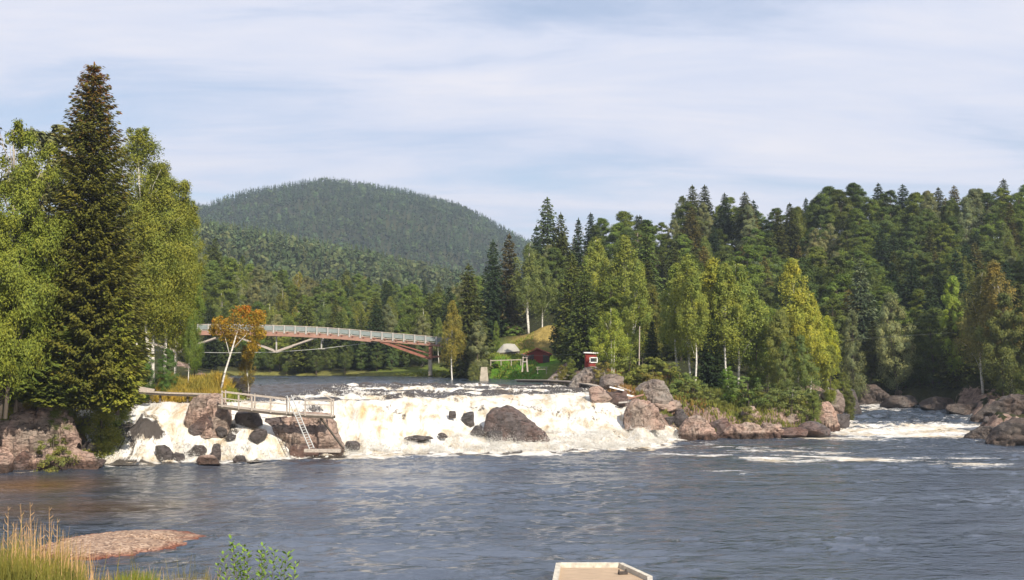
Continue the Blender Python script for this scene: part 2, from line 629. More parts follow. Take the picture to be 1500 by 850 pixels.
c = t.mix(1.0, at.outputs['Color'], t.ramp(n1_, [(0.3, (0.6, 0.6, 0.55)), (0.7, (1.35, 1.3, 1.2))]), 'MULTIPLY')
c = t.mix(1.0, c, t.ramp(n3_, [(0.3, (0.7, 0.7, 0.65)), (0.7, (1.3, 1.3, 1.2))]), 'MULTIPLY')
rcol = t.ramp(n1_, [(0.32, (0.06, 0.045, 0.038)), (0.5, (0.22, 0.15, 0.12)), (0.68, (0.33, 0.25, 0.20))])
z = t.n('ShaderNodeSeparateXYZ')
t.l(p, z.inputs[0])
rcol = t.mix(t.ramp(t.math('ADD', z.outputs['Z'], n1_), [(0.75, 1), (0.95, 0)]), rcol, (0.055, 0.045, 0.04))
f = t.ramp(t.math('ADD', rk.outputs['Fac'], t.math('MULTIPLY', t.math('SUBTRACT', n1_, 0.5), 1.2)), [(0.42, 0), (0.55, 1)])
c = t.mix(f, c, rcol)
nb = t.bump(t.math('ADD', n1_, t.math('MULTIPLY', n3_, 0.3)), 1.0, 0.35)
t.out(t.bsdf(c, 0.95, nb, 0.15))
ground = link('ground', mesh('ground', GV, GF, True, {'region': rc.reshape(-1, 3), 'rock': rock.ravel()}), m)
ground['kind'] = 'structure'

# ------------------------------------------------------------------ water
def water_mat(name, falls=False):
    m, t = newmat(name)
    p = pos(t)
    fa = t.n('ShaderNodeAttribute', attribute_name='foam')
    ta = t.n('ShaderNodeAttribute', attribute_name='tea')
    if falls:
        stv = t.n('ShaderNodeAttribute', attribute_name='flow').outputs['Vector']
        n1 = t.noise(t.mapping(stv, (1.0, 0.3, 1)), 1.2, 8, 0.66, 0.7)
        n2 = t.noise(t.mapping(stv, (1.0, 0.45, 1)), 6.0, 6, 0.7)
        n3 = t.noise(stv, 0.45, 3, 0.5)
    else:
        n1 = t.noise(t.mapping(p, (0.45, 1.1, 1)), 1.3, 7, 0.7, 0.5)
        n2 = t.noise(t.mapping(p, (0.6, 1.5, 1)), 5.0, 6, 0.7)
        n3 = t.noise(p, 0.2, 3, 0.5)
    nn = t.math('ADD', t.math('MULTIPLY', t.math('SUBTRACT', n1, 0.5), 2.2 if not falls else 1.6), t.math('MULTIPLY', t.math('SUBTRACT', n2, 0.5), 1.4))
    f = t.math('ADD', fa.outputs['Fac'], nn)
    mask = t.ramp(f, [(0.40, 0), (0.70, 1)])
    # foam colour: white with cream and amber where the brown water thins it
    fc = t.ramp(t.math('ADD', n1, t.math('MULTIPLY', t.math('SUBTRACT', n3, 0.5), 0.8)), [(0.26, (0.34, 0.26, 0.17)), (0.38, (0.50, 0.43, 0.32)), (0.48, (0.60, 0.56, 0.49)), (0.58, (0.67, 0.655, 0.62))])
    fc = t.mix(ta.outputs['Fac'], fc, t.ramp(n1, [(0.3, (0.30, 0.13, 0.02)), (0.6, (0.62, 0.38, 0.12))]))
    # bumps
    if falls:
        h = t.math('ADD', t.math('MULTIPLY', n1, 0.6), t.math('MULTIPLY', n2, 0.22))
        nb = t.bump(h, 1.0, 0.5)
        wb = nb
    else:
        wv = t.noise(t.mapping(p, (0.6, 1.0, 1), (0, 0, 0.10)), 0.85, 3, 0.6, 0.5)
        wv2 = t.noise(t.mapping(p, (0.6, 1.2, 1), (0, 0, -0.12)), 3.0, 4, 0.7, 0.2)
        h = t.math('ADD', t.math('MULTIPLY', wv, 1.0), t.math('MULTIPLY', wv2, 0.30))
        pat = t.noise(t.mapping(p, (0.35, 1.0, 1)), 0.11, 3, 0.6)
        h = t.math('MULTIPLY', h, t.ramp(pat, [(0.38, 0.35), (0.60, 1.25)]))
        wb = t.bump(h, 1.0, 0.42)
        nb = t.bump(n2, 0.6, 0.3, wb)
    wc = (0.060, 0.050, 0.042) if falls else t.mix(ta.outputs['Fac'], (0.032, 0.046, 0.070), (0.15, 0.075, 0.02))
    w = t.bsdf(wc, 0.09 if not falls else 0.25, wb, 0.5, IOR=2.3 if not falls else 1.4)
    fo = t.bsdf(fc, 0.75, nb, 0.25)
    mx = t.n('ShaderNodeMixShader')
    t.l(mask, mx.inputs[0])
    t.l(w, mx.inputs[1])
    t.l(fo, mx.inputs[2])
    t.out(mx.outputs[0])
    return m


def grid(x0, x1, sx, y0, y1, sy):
    xs, ys = np.arange(x0, x1 + sx / 2, sx), np.arange(y0, y1 + sy / 2, sy)
    X, Y = np.meshgrid(xs, ys)
    i = np.arange(X.size).reshape(X.shape)
    Fc = np.stack([i[:-1, :-1], i[:-1, 1:], i[1:, 1:], i[1:, :-1]], -1).reshape(-1, 4)
    return X, Y, Fc


def prune(V, Fc, keep, attrs):
    fk = keep[Fc].any(1)
    Fc = Fc[fk]
    used = np.unique(Fc)
    mp = np.full(len(V), -1)
    mp[used] = np.arange(len(used))
    return V[used], mp[Fc], {k: a[used] for k, a in attrs.items()}


def seg_dist(X, Y, pts):
    d = np.full(X.shape, 1e9)
    for (ax, ay), (bx, by) in zip(pts[:-1], pts[1:]):
        ex, ey = bx - ax, by - ay
        t = np.clip(((X - ax) * ex + (Y - ay) * ey) / (ex * ex + ey * ey), 0, 1)
        d = np.minimum(d, np.hypot(X - ax - t * ex, (Y - ay - t * ey) * 1.0))
    return d


# pool
X, Y, Fc = grid(-72, 96, 0.26, 40, 146, 0.2)
yf = np.interp(X, FX, FY)
chop = ss(60, 110, Y)
calm = 0.45 + 0.75 * ss(-0.25, 0.35, fbm(X / 16, Y / 7, 0, 2, 40))
xw = X + 0.9 * noise(X / 5, Y / 5, 0, 39)
Z = 1.2 * calm * (0.085 * (0.5 - np.abs(fbm(xw / 2.3, Y / 1.25, 0, 2, 41))) + 0.034 * fbm(xw / 0.9, Y / 0.62, 0, 2, 44)) + 0.05 * chop * fbm(X / 1.3, Y / 0.9, 0, 3, 42) + 0.03 * fbm(X / 7, Y / 3.2, 0, 2, 43)
Z = Z + 0.16 * (1 - ss(0, 7, yf - Y)) * fbm(X / 1.3, Y / 1.0, 0, 3, 45) * (X < 24)
chan = ss(118, 132, Y) * (X > 26)
Z = Z + chan * (0.22 * fbm(X / 1.8, Y / 1.4, 0, 4, 46) + 1.55 * ss(134, 172, Y))
foam = np.full(X.shape, -0.28)
foam += 0.95 * (1 - ss(-0.5, 4.0, yf - Y + 1.2 * noise(X / 3, Y / 3, 0, 47))) * ((X < 22) & (X > -37))
foam += 0.35 * (1 - ss(0, 14, yf - Y)) * ((X < 22) & (X > -10)) * (0.5 + 0.8 * noise(X / 6, Y / 2, 0, 48))


def lane(pxs, w, k, s=0):
    global foam
    pts = [tuple(W(a, b)[:2]) for a, b in pxs]
    dd = seg_dist(X, Y, pts)
    foam += 0.85 * k * np.exp(-(dd / (w * 2.1)) ** 2) * (0.95 + 0.7 * fbm(X / 3.0, Y / 1.0, 0, 3, 60 + s))


lane([(1180, 669), (1240, 672), (1330, 677), (1430, 681), (1480, 683)], 1.1, 0.80, 1)
lane([(960, 664), (1060, 668), (1110, 671), (1165, 676)], 1.2, 0.75, 2)
lane([(980, 655), (1040, 652), (1110, 657)], 1.6, 0.6, 3)
lane([(1190, 662), (1230, 664)], 0.9, 0.5, 4)
lane([(1240, 640), (1300, 637), (1400, 640)], 2.5, 0.62, 5)
lane([(1210, 625), (1280, 622), (1360, 630)], 4.0, 0.5, 6)
lane([(30, 692), (75, 688), (125, 684)], 0.35, 0.75, 7)
lane([(500, 672), (620, 668), (800, 664)], 0.7, 0.5, 8)
lane([(1420, 645), (1500, 652)], 1.0, 0.4, 9)
lane([(990, 685), (1060, 690), (1100, 693)], 0.8, 0.42, 10)
lane([(900, 780), (960, 782), (985, 786)], 1.2, 0.38, 11)
lane([(830, 720), (1000, 730)], 0.7, 0.28, 12)
lane([(1230, 700), (1420, 705)], 0.9, 0.30, 13)
lane([(1250, 812), (1330, 820)], 0.8, 0.3, 14)
foam += chan * 0.52 * (0.75 + 0.9 * noise(X / 5, Y / 6, 0, 49))
foam += 0.22 * fbm(X / 8, Y / 3.0, 0, 3, 90) * ss(-25, 5, X) + 0.05
foam += 0.30 * ss(12, 22, X) * ss(84, 98, Y) * (0.7 + 0.8 * fbm(X / 6, Y / 2.2, 0, 3, 93))
D = sdf(X, Y).reshape(X.shape)
keep = (D < 1.5) & ((Y < yf + 1.0) | (X > 22))
V = np.stack([X, Y, Z], -1).reshape(-1, 3)
qs = W(40, 712)
tea0 = 0.8 * np.exp(-(((X - qs[0]) / 5.5) ** 2 + ((Y - qs[1]) / 5) ** 2)) + 0.45 * np.exp(-(((X - W(120, 745)[0]) / 7) ** 2 + ((Y - W(120, 745)[1]) / 5) ** 2))
V, Fc, A = prune(V, Fc, keep.ravel(), {'foam': foam.ravel(), 'tea': np.clip(tea0, 0, 1).ravel()})
pool = link('river_pool', mesh('river_pool', V, Fc, True, A), water_mat('pool_water'))
pool['kind'] = 'structure'

# right hand rapids: their own finer sheet above y=146
X, Y, Fc = grid(28, 70, 0.3, 145.8, 198, 0.3)
Z = 1.55 * ss(134, 172, Y) + 0.26 * fbm(X / 1.8, Y / 1.4, 0, 4, 46)
foam = 0.24 + 0.55 * noise(X / 5, Y / 6, 0, 49)
D = sdf(X, Y).reshape(X.shape)
V = np.stack([X, Y, Z], -1).reshape(-1, 3)
V, Fc, A = prune(V, Fc, (D < 2.0).ravel(), {'foam': foam.ravel(), 'tea': np.zeros(X.size)})
rap = link('rapids_water', mesh('rapids_water', V, Fc, True, A), bpy.data.materials['pool_water'])
rap['kind'] = 'structure'

# falls and upper river
X, Y, Fc = grid(-43, 23, 0.16, 91, 150, 0.16)
yf, yc = np.interp(X, FX, FY), np.interp(X, CX, CY)
T = (Y - yf) / (yc - yf)
L = level(X, Y)
onf = ss(-0.05, 0.12, T) * (1 - ss(0.9, 1.05, T))
wetp = ss(0.35, 0.75, fbm(X / 3.2, Y / 1.8, 0, 4, 53)) * ss(0.15, 0.3, T) * (1 - ss(.8, .95, T))
apron = 1 - ss(0.1, 0.5, T)
# boils, lobes and stepped streaks
lob = fbm(X / 1.5, Y / 1.9, 0, 4, 51)
st = fbm(X / 0.5, Y / 2.2, 0, 3, 52)
Z = L + onf * (0.17 * lob + 0.05 * st) + 0.14 * apron * onf * fbm(X / 1.1, Y / 1.1, 0, 3, 54)
upw = ss(0.95, 1.15, T)
ridge = 1 - np.abs(fbm(X / 4.5, Y / 2.6, 0, 2, 55))
Z += upw * (0.20 * fbm(X / 1.6, Y / 1.3, 0, 4, 56) + 0.85 * (ridge - 0.6) * (1 - ss(45, 70, Y - yc)) * ss(-28, -20, X))
# a dark dome of rock under the left fall
dome = np.exp(-(((X + 33.3) / 1.7) ** 2 + ((Y - 97.0) / 2.6) ** 2))
Z += 1.5 * dome * (1 + 0.25 * st)
foam = -0.30 + 1.35 * onf
crest = np.exp(-((T - 0.97) / 0.08) ** 2)
foam -= crest * 0.15 * (1 + noise(X / 2.2, Y / 2, 0, 58))
foam -= 0.78 * dome
foam -= wetp * (0.60 - 0.20 * ss(-19, -16, X))
foam -= 0.38 * np.exp(-(((X + 24.5) / 4) ** 2 + ((Y - 96.5) / 2.0) ** 2)) * (0.5 + 0.5 * st)
rows = 0.5 + 0.5 * np.sin((Y + 1.8 * noise(X / 6, Y / 6, 0, 57)) * 0.62 + 0.8)
foam += upw * (0.48 + 0.48 * rows + 0.60 * noise(X / 5.5, Y / 2.2, 0, 59) - 0.5 * ss(30, 55, Y - yc)) * ss(-26, -20, X)
foam += upw * (1 - ss(-26, -20, X)) * 0.1
tea = np.zeros(X.shape)
for (px, py, w, l, k) in [(548, 598, 0.55, 3.0, 0.9), (532, 590, 0.5, 2.0, 0.6), (577, 588, 0.8, 1.2, 0.55), (640, 582, 1.2, 1.5, 0.5), (735, 580, 2.0, 1.6, 0.45), (232, 605, 0.45, 2.2, 0.7), (700, 581, 1.5, 1.3, 0.4), (840, 600, 1.4, 2, 0.45), (610, 592, 0.5, 2.2, 0.5), (430, 598, 1.0, 1.2, 0.5), (270, 592, 0.5, 1.5, 0.5)]:
    # find the point of the fall seen there
    zz = 4.2
    for _ in range(6):
        q = W(px, py, zz)
        zz = 0.5 * zz + 0.5 * float(level(np.array([q[0]]), np.array([q[1]]))[0])
    tea += k * np.exp(-(((X - q[0] - 0.25 * (Y - q[1]) * 0) / w) ** 2 + ((Y - q[1]) / l) ** 2)) * (0.6 + 0.8 * np.clip(st + 0.3, 0, 1))
D = sdf(X, Y).reshape(X.shape)
V = np.stack([X, Y, Z], -1).reshape(-1, 3)
# flow coordinates: across, and along the sloping surface
dz = np.gradient(L, axis=0) / 0.16
s_al = np.cumsum(np.sqrt(1 + (dz * 1.6) ** 2) * 0.16, axis=0)
flow = np.stack([X + 0.5 * noise(X / 4, Y / 4, 0, 70), s_al, np.zeros_like(X)], -1)
keep = (D < 1.2) & (Y > yf - 1.0)
V, Fc, A = prune(V, Fc, keep.ravel(), {'foam': foam.ravel(), 'tea': np.clip(tea, 0, 0.95).ravel(), 'flow': flow.reshape(-1, 3)})
fall = link('waterfall_water', mesh('waterfall_water', V, Fc, True, A), water_mat('fall_water', True))
fall['kind'] = 'structure'
# drops and lumps of foam thrown up by the fall
rg = np.random.default_rng(404)
pr = np.clip(A['foam'] - 0.2, 0, 1) * (0.10 + 0.90 * (V[:, 2] < 1.3)) * (V[:, 1] < 140)
clump = ss(-0.1, 0.6, fbm(V[:, 0] / 1.4, V[:, 1] / 1.0, 0, 3, 410))
pr = pr * (0.15 + clump)
pr /= pr.sum()
N_ = 46000
ii = rg.choice(len(V), N_, p=pr)
up = rg.exponential(0.10, N_) * (0.4 + 1.6 * clump[ii]) * (1 + 0.8 * (V[ii, 2] < 1.2))
Cs = V[ii] + np.stack([rg.normal(0, .12, N_), rg.normal(0, .12, N_) - up * 0.5, up], 1)
sz = rg.uniform(0.018, 0.06, N_) * (1 - 0.5 * np.clip(up / 0.8, 0, 1))
e1 = rg.normal(size=(N_, 3)); e1 /= np.linalg.norm(e1, axis=1)[:, None]
e2 = np.cross(e1, rg.normal(size=(N_, 3))); e2 /= np.linalg.norm(e2, axis=1)[:, None]
e3 = np.cross(e1, e2)
T4 = np.stack([Cs + e1 * sz[:, None], Cs + (-e1 * .5 + e2) * sz[:, None], Cs + (-e1 * .5 - e2 * .6 + e3) * sz[:, None], Cs + (-e1 * .5 - e2 * .6 - e3) * sz[:, None]], 1).reshape(-1, 3)
k4 = np.arange(N_)[:, None] * 4
F4 = np.vstack([k4 + [0, 1, 2], k4 + [0, 2, 3], k4 + [0, 3, 1], k4 + [1, 3, 2]])
spray = link('spray', mesh('spray', T4, F4, True), simple('spray_foam', (0.66, 0.64, 0.59), 0.9, 0.06, 1))
tag(spray, 'white drops and foam lumps thrown up by the waterfall', 'spray', kind='stuff')
# calm water upstream
X, Y, Fc = grid(-54, 16, 0.6, 149.9, 214, 0.6)
Z = level(X, Y) + 0.06 * fbm(X / 2, Y / 1.5, 0, 3, 61)
foam = -0.1 + 0.35 * noise(X / 5, Y / 3, 0, 62) - 0.3 * ss(160, 175, Y)
D = sdf(X, Y).reshape(X.shape)
V = np.stack([X, Y, Z], -1).reshape(-1, 3)
V, Fc, A = prune(V, Fc, (D < 1.5).ravel(), {'foam': foam.ravel(), 'tea': np.zeros(X.size)})
upr = link('upper_river', mesh('upper_river', V, Fc, True, A), bpy.data.materials['pool_water'])
upr['kind'] = 'structure'


# ------------------------------------------------------------------ rocks
def ico(sub):
    bm = bmesh.new()
    bmesh.ops.create_icosphere(bm, subdivisions=sub, radius=1)
    V = np.array([v.co[:] for v in bm.verts])
    Fc = np.array([[v.index for v in f.verts] for f in bm.faces])
    bm.free()
    return V, Fc


ICO = {k: ico(k) for k in (2, 3, 4, 5)}


def rock_mesh(size, seed, sub=4, cuts=9, rough=0.12, point=0.0):
    V, Fc = ICO[sub]
    V = V.copy()
    rg = np.random.default_rng(seed)
    ax = rg.normal(0, 0.35, (3, 3)) + np.eye(3)
    for i in range(cuts + 5):
        n = ax[i % 3] * rg.choice((-1, 1)) + rg.normal(0, 0.33, 3) if i % 4 else rg.normal(size=3)
        n /= np.linalg.norm(n)
        dd = rg.uniform(0.5, 0.85)
        ex = np.maximum(0, V @ n - dd)
        V -= ex[:, None] * n * 0.93
    o = seed * 3.7
    k = 1 + rough * fbm(V[:, 0] * 1.5 + o, V[:, 1] * 1.5, V[:, 2] * 1.5, 5, seed % 90, 0.55)
    V = V * k[:, None]
    if point:
        V[:, 0] *= 1 - point * np.clip(V[:, 2], 0, 1)
    V = V * np.asarray(size)
    return mesh('rock', V, Fc, True)


rock_seed = [100]
_D = np.arange(60, 200, 0.25)


def auto_d(l, r, bot, D):
    """distance at which the sight line through a rock's foot meets water or ground"""
    if D < 60:
        return D
    d0 = ray((l + r) / 2, bot)
    x = d0[0] / d0[1] * _D
    z = CAMZ + d0[2] / d0[1] * _D
    sd_ = sdf(x, _D)
    g = np.where(sd_ < 0, level(x, _D), height(x, _D))
    hit = np.nonzero(z <= g + 0.05)[0]
    if len(hit) == 0:
        return D
    dd = _D[hit[0]]
    return float(np.clip(dd, D - 14, D + 14))


def profile_rock(prof, D, mat, depth, label, name='boulder', rough=0.22, fine=1.0, snap=True):
    """a rock whose skyline follows the given pixel outline; solid, with a rounded cross section"""
    rock_seed[0] += 1
    sd_ = rock_seed[0]
    px = np.array([a for a, b in prof], float)
    py = np.array([b for a, b in prof], float)
    bot = max(py[0], py[-1])
    if snap:
        D = auto_d(px[0], px[-1], bot, D)
    nu, nv = 90, 48
    u = np.linspace(px[0], px[-1], nu)
    t_ = np.interp(u, px, py)
    zb = P(0, bot, D)[2] - 0.55
    xs_ = PX(u, D)
    w_ = xs_[-1] - xs_[0]
    hz = P(0, 0, D)[2] - 0
    ztop = np.array([P(750, q, D)[2] for q in t_])
    e = np.sin(np.linspace(0, math.pi, nu)) ** 0.55
    th = np.linspace(0, math.pi, nv)
    U, TH = np.meshgrid(np.arange(nu), th)
    hh = (ztop - zb)[U]
    dep = depth * w_ / 2 * (0.25 + 0.75 * e[U])
    Xr = xs_[U] + 0 * TH
    Yr = D + depth * w_ * 0.35 - np.cos(TH) * dep
    Zr = zb + hh * np.sin(TH) ** 0.55
    k = w_ / 5 * rough
    q = sd_ * 1.7
    f1 = np.abs(fbm(Xr / (w_ * .22) + q, Yr / (w_ * .22), Zr / (w_ * .16), 3, 33)) - 0.4
    f2 = fbm(Xr * 1.3 + q, Yr * 1.3, Zr * 1.9, 4, 34, 0.6)
    nx, ny, nz = 0.15 * np.sin(U / nu * 9), -np.cos(TH), np.sin(TH) * 0.5
    dsp = -k * 2.6 * f1 + 0.2 * fine * f2
    # broad chipped planes
    stp = noise(Xr / (w_ * .3) + q, Yr / (w_ * .3), Zr / (w_ * .2), 35)
    dsp += k * 2.2 * np.round(stp * 3) / 3
    env = np.sin(TH) ** 0.3
    Xr = Xr + dsp * nx
    Yr = Yr + dsp * ny
    Zr = Zr + dsp * (0.3 + nz) * env * 0.55
    V = np.stack([Xr, Yr, Zr], -1).reshape(-1, 3)
    c0 = np.array([V[:, 0].mean(), D, zb])
    idn = np.arange(nu * nv).reshape(nv, nu)
    Fq = np.stack([idn[:-1, :-1], idn[:-1, 1:], idn[1:, 1:], idn[1:, :-1]], -1).reshape(-1, 4)
    o = link(name, mesh('rock', V - c0, Fq, True), M[mat], loc=c0)
    return tag(o, label, 'rock')




def rock_px(l, r, top, bot, D, mat='rock_pink', depth=1.0, label=None, rot=0, point=0.0, sub=4, zb=None, rough=0.12, group=None, name='boulder', lean=0.0, cat='rock'):
    """a boulder seen between pixel columns l..r with its top and waterline at these rows"""
    rock_seed[0] += 1
    D = auto_d(l, r, bot, D) - (0.5 if mat == 'rock_wet' else 0)
    a, b = P(l, bot, D), P(r, top, D)
    w, h = b[0] - a[0], b[2] - a[2]
    h2 = h * 1.42
    sz = (w / 2 * 1.12, w / 2 * depth, h2 / 2)
    m = rock_mesh(sz, rock_seed[0], sub, rough=rough, point=point)
    o = link(name, m, M[mat], loc=((a[0] + b[0]) / 2, D + sz[1] * 0.5, b[2] - h2 / 2 * 0.96))
    o.rotation_euler = (0, lean, rot)
    tag(o, label, cat, group)
    return o


# rocks in and beside the left fall
profile_rock([(268, 632), (272, 600), (280, 584), (292, 578), (312, 577), (326, 583), (332, 598), (335, 628)], 98, 'rock_pink', 0.8, 'big pinkish boulder splitting the left fall beside the footbridge start')
profile_rock([(382, 655), (390, 634), (398, 620), (410, 613), (426, 611), (440, 606), (460, 605), (476, 607), (484, 618), (492, 632), (499, 648), (503, 662)], 97, 'rock_pink', 0.55, 'large pink and brown rock under the platform and ladder')
profile_rock([(708, 630), (712, 610), (719, 600), (728, 595.5), (742, 593.5), (752, 597), (765, 606), (780, 618), (792, 630), (805, 646)], 105, 'rock_brown', 0.4, 'large brown rock in the middle of the waterfall', rough=0.14)
rock_px(416, 470, 642, 668, 95, 'rock_brown', 0.7, 'low dark rock at the foot of the ladder', sub=4)
rock_px(344, 388, 594, 622, 99, 'rock_wet', 0.8, 'dark wet boulder under the middle of the footbridge')
rock_px(384, 424, 606, 630, 101, 'rock_brown', 0.8, 'low brown ledge behind the sloping pink rock')
rock_px(366, 392, 627, 645, 95.5, 'rock_wet', 0.8, 'small mossy dark rock touching the sloping pink rock')
rock_px(276, 322, 602, 640, 95.8, 'rock_brown', 0.6, 'brown wet shoulder below the big pinkish boulder')
rock_px(505, 531, 642, 657, 97.5, 'rock_wet', 0.9, 'lone dark boulder in the foam right of the platform', point=0.3)
rock_px(222, 254, 651, 674, 91.5, 'rock_wet', 0.8, 'black rock in the foam at the left fall, left of its neighbours')
rock_px(250, 268, 659, 674, 91.2, 'rock_wet', 0.8, 'small black rock between two larger ones below the left fall')
rock_px(273, 301, 649, 668, 92.5, 'rock_wet', 0.8, 'rounded black rock in the foam below the big boulder', point=0.25)
rock_px(306, 326, 648, 673, 91.5, 'rock_wet', 0.8, 'upright black rock standing in the foam below the big boulder')
rock_px(286, 326, 668, 681, 90.5, 'rock_pink', 0.7, 'low pale pink slab at the pool edge below the upright black rock')
rock_px(340, 360, 665, 676, 92, 'rock_wet', 0.8, 'small low dark rock at the pool edge left of the ladder rock')
rock_px(314, 332, 624, 636, 95.2, 'rock_wet', 0.8, 'small wet rock against the right foot of the big boulder')
rock_px(329, 345, 634, 643, 94.5, 'rock_wet', 0.8, 'tiny wet rock in foam midway to the ladder rock')
# central rock
rock_px(677, 697, 602, 621, 106, 'rock_wet', 0.7, 'round wet rock at the left of the middle waterfall rock')
rock_px(709, 736, 627, 643, 103.8, 'rock_wet', 0.7, 'round wet rock in foam below the middle waterfall rock')
rock_px(690, 708, 623, 638, 104.2, 'rock_wet', 0.7, 'narrow wet rock in foam at the lower left of the middle rock')
rock_px(655, 668, 600, 612, 107, 'rock_wet', 0.7, 'faint wet rock showing through the fall left of the middle rock')
rock_px(590, 630, 637, 645, 102.5, 'rock_wet', 0.6, 'low wet ledge in the foam between platform and middle rock')
rock_px(640, 655, 634, 642, 103, 'rock_wet', 0.6, 'tiny wet rock in the foam left of the middle rock')
# left shore
LS = [('P', [(-30, 664), (-10, 612), (8, 600), (30, 596), (50, 602), (66, 622), (78, 655)], 0.5, 0, 89.5, 'rock_pink', 'tall pinkish rock face at the left edge of the picture'),
      ('P', [(36, 655), (46, 606), (60, 590), (78, 584), (94, 596), (108, 630), (114, 652)], 0.5, 0, 90.5, 'rock_pink', 'steep brown rock face under the big spruce'),
      (-30, 22, 650, 692, 87, 'rock_pink', 'low pink rock cut by the left edge of the picture'),
      (18, 52, 655, 688, 86.5, 'rock_brown', 'brown rounded shore rock near the left edge'),
      ('P', [(34, 688), (42, 668), (56, 658), (80, 657), (92, 668), (98, 687)], 0.6, 0, 87, 'rock_pink', 'broad pink slab at the water left of the falls'),
      ('P', [(80, 686), (88, 668), (100, 660), (124, 662), (138, 672), (146, 686)], 0.6, 0, 87.6, 'rock_pink', 'pale pink slab at the water next to the falls'),
      (106, 142, 644, 662, 89, 'rock_wet', 'dark angular rock at the foot of the left fall'),
      (108, 132, 608, 630, 92, 'rock_wet', 'black rock at the left rim of the fall'),
      (1, 46, 560, 606, 92, 'rock_brown', 'brown mossy rock high on the left bank'),
      (128, 154, 672, 684, 88.5, 'rock_brown', 'small brown rock at the pool corner of the left shore')]
for l, r, a, b, D, mt, lb in LS:
    if l == 'P':
        profile_rock(r, D, mt, a, lb)
        continue
    rock_px(l, r, a, b, D, mt, 0.8, lb)
# right side of the falls
RS = [(858, 900, 566, 592, 126, 'rock_pink', 'pinkish rock beside the boardwalk at the right rim of the falls'),
      (884, 926, 568, 596, 124, 'rock_brown', 'brown rock with driftwood on it beside the right rim'),
      ('P', [(914, 606), (922, 592), (936, 586), (952, 588), (964, 600), (974, 622)], 0.6, 0, 121, 'rock_pink', 'brown rock wedge between the main fall and its right side stream'),
      ('P', [(926, 596), (932, 570), (940, 562), (955, 558), (972, 560), (982, 572), (990, 594)], 0.7, 0, 128, 'rock_grey', 'large rounded grey boulder above the right side of the falls'),
      (946, 998, 584, 602, 125, 'rock_pink', 'flat brown rock below the large grey boulder'),
      ('P', [(832, 568), (842, 552), (858, 540), (875, 536), (886, 540), (896, 552), (900, 568)], 0.7, 0, 140, 'rock_grey', 'large grey outcrop below the little red hut'),
      ('P', [(796, 562), (808, 552), (824, 545), (838, 544), (850, 556), (854, 562)], 0.7, 0, 146, 'rock_grey', 'long grey outcrop left of the little red hut'),
      (880, 915, 545, 570, 136, 'rock_grey', 'grey rock under the leaning small birch'),
      ('P', [(990, 644), (998, 626), (1010, 613), (1024, 610), (1036, 616), (1046, 630), (1053, 644)], 0.7, 0, 119, 'rock_pink', 'big brown boulder at the right end of the falls'),
      (986, 1010, 600, 622, 122, 'rock_wet', 'dark pointed rock between the two small right streams'),
      (974, 990, 607, 620, 121, 'rock_wet', 'small wet rock in the narrow right side stream'),
      (1040, 1072, 612, 636, 122, 'rock_brown', 'brown rock behind the right end of the falls'),
      ('P', [(1050, 642), (1064, 630), (1078, 622), (1098, 620), (1112, 628), (1126, 641)], 0.5, 0, 121.5, 'rock_pink', 'first reddish slab of the island bank right of the falls'),
      ('P', [(1088, 641), (1108, 629), (1126, 622), (1146, 626), (1160, 641)], 0.6, 0, 121.5, 'rock_pink', 'reddish slab in the middle of the island bank'),
      (1088, 1120, 596, 620, 126, 'rock_pink', 'pale rock in the grass above the reddish slabs'),
      (1130, 1188, 624, 641, 122.5, 'rock_brown', 'brown slab under the birches of the island bank'),
      (1142, 1170, 602, 620, 126, 'rock_pink', 'pale pink block above the brown slab of the island bank'),
      (1164, 1216, 619, 640, 125.5, 'rock_brown', 'dark brown rock near the island point'),
      ('P', [(1190, 632), (1196, 606), (1204, 592), (1216, 589), (1224, 600), (1230, 628)], 0.9, 0, 132, 'rock_pink', 'stacked pinkish rock at the island point'),
      (1206, 1240, 562, 600, 140, 'rock_grey', 'upright grey rock behind the island point'),
      (1212, 1246, 600, 628, 137, 'rock_wet', 'dark rock at the corner where the right rapids join the pool'),
      (1236, 1262, 570, 606, 152, 'rock_wet', 'dark rock on the left bank of the right rapids'),
      ('P', [(1246, 594), (1256, 576), (1272, 567), (1286, 568), (1302, 580), (1316, 594)], 0.5, 0, 172, 'rock_dark_shaded', 'rounded grey outcrop at the head of the right rapids'),
      (1292, 1352, 576, 597, 172, 'rock_dark_shaded', 'long low rock beyond the right rapids'),
      (1345, 1400, 582, 600, 168, 'rock_dark_shaded', 'low brown rocks line end beyond the right rapids'),
      (1392, 1450, 584, 606, 158, 'rock_dark_shaded', 'brown rock at the right bank of the rapids'),
      ('P', [(1425, 612), (1442, 598), (1462, 588), (1490, 582), (1530, 584), (1560, 610)], 0.3, 0, 146, 'rock_dark_shaded', 'large dark rock bank at the right edge above the rapids'),
      ('P', [(1414, 642), (1424, 632), (1440, 626), (1458, 625), (1476, 634), (1482, 643)], 0.6, 0, 123, 'rock_dark_shaded', 'low dark rock reaching into the pool from the right'),
      ('P', [(1450, 650), (1466, 628), (1484, 618), (1510, 616), (1545, 626), (1560, 652)], 0.6, 0, 118, 'rock_dark_shaded', 'dark reddish rock cut by the right edge of the picture'),
      (1440, 1452, 610, 619, 128, 'rock_wet', 'single small dark stone in the right rapids'),
      (1310, 1322, 570, 580, 174, 'rock_pink', 'small pinkish stone lit among the dark rocks past the rapids')]
for l, r, a, b, D, mt, lb in RS:
    if l == 'P':
        profile_rock(r, D, mt, a, lb)
        continue
    rock_px(l, r, a, b, D, mt, 0.85, lb)

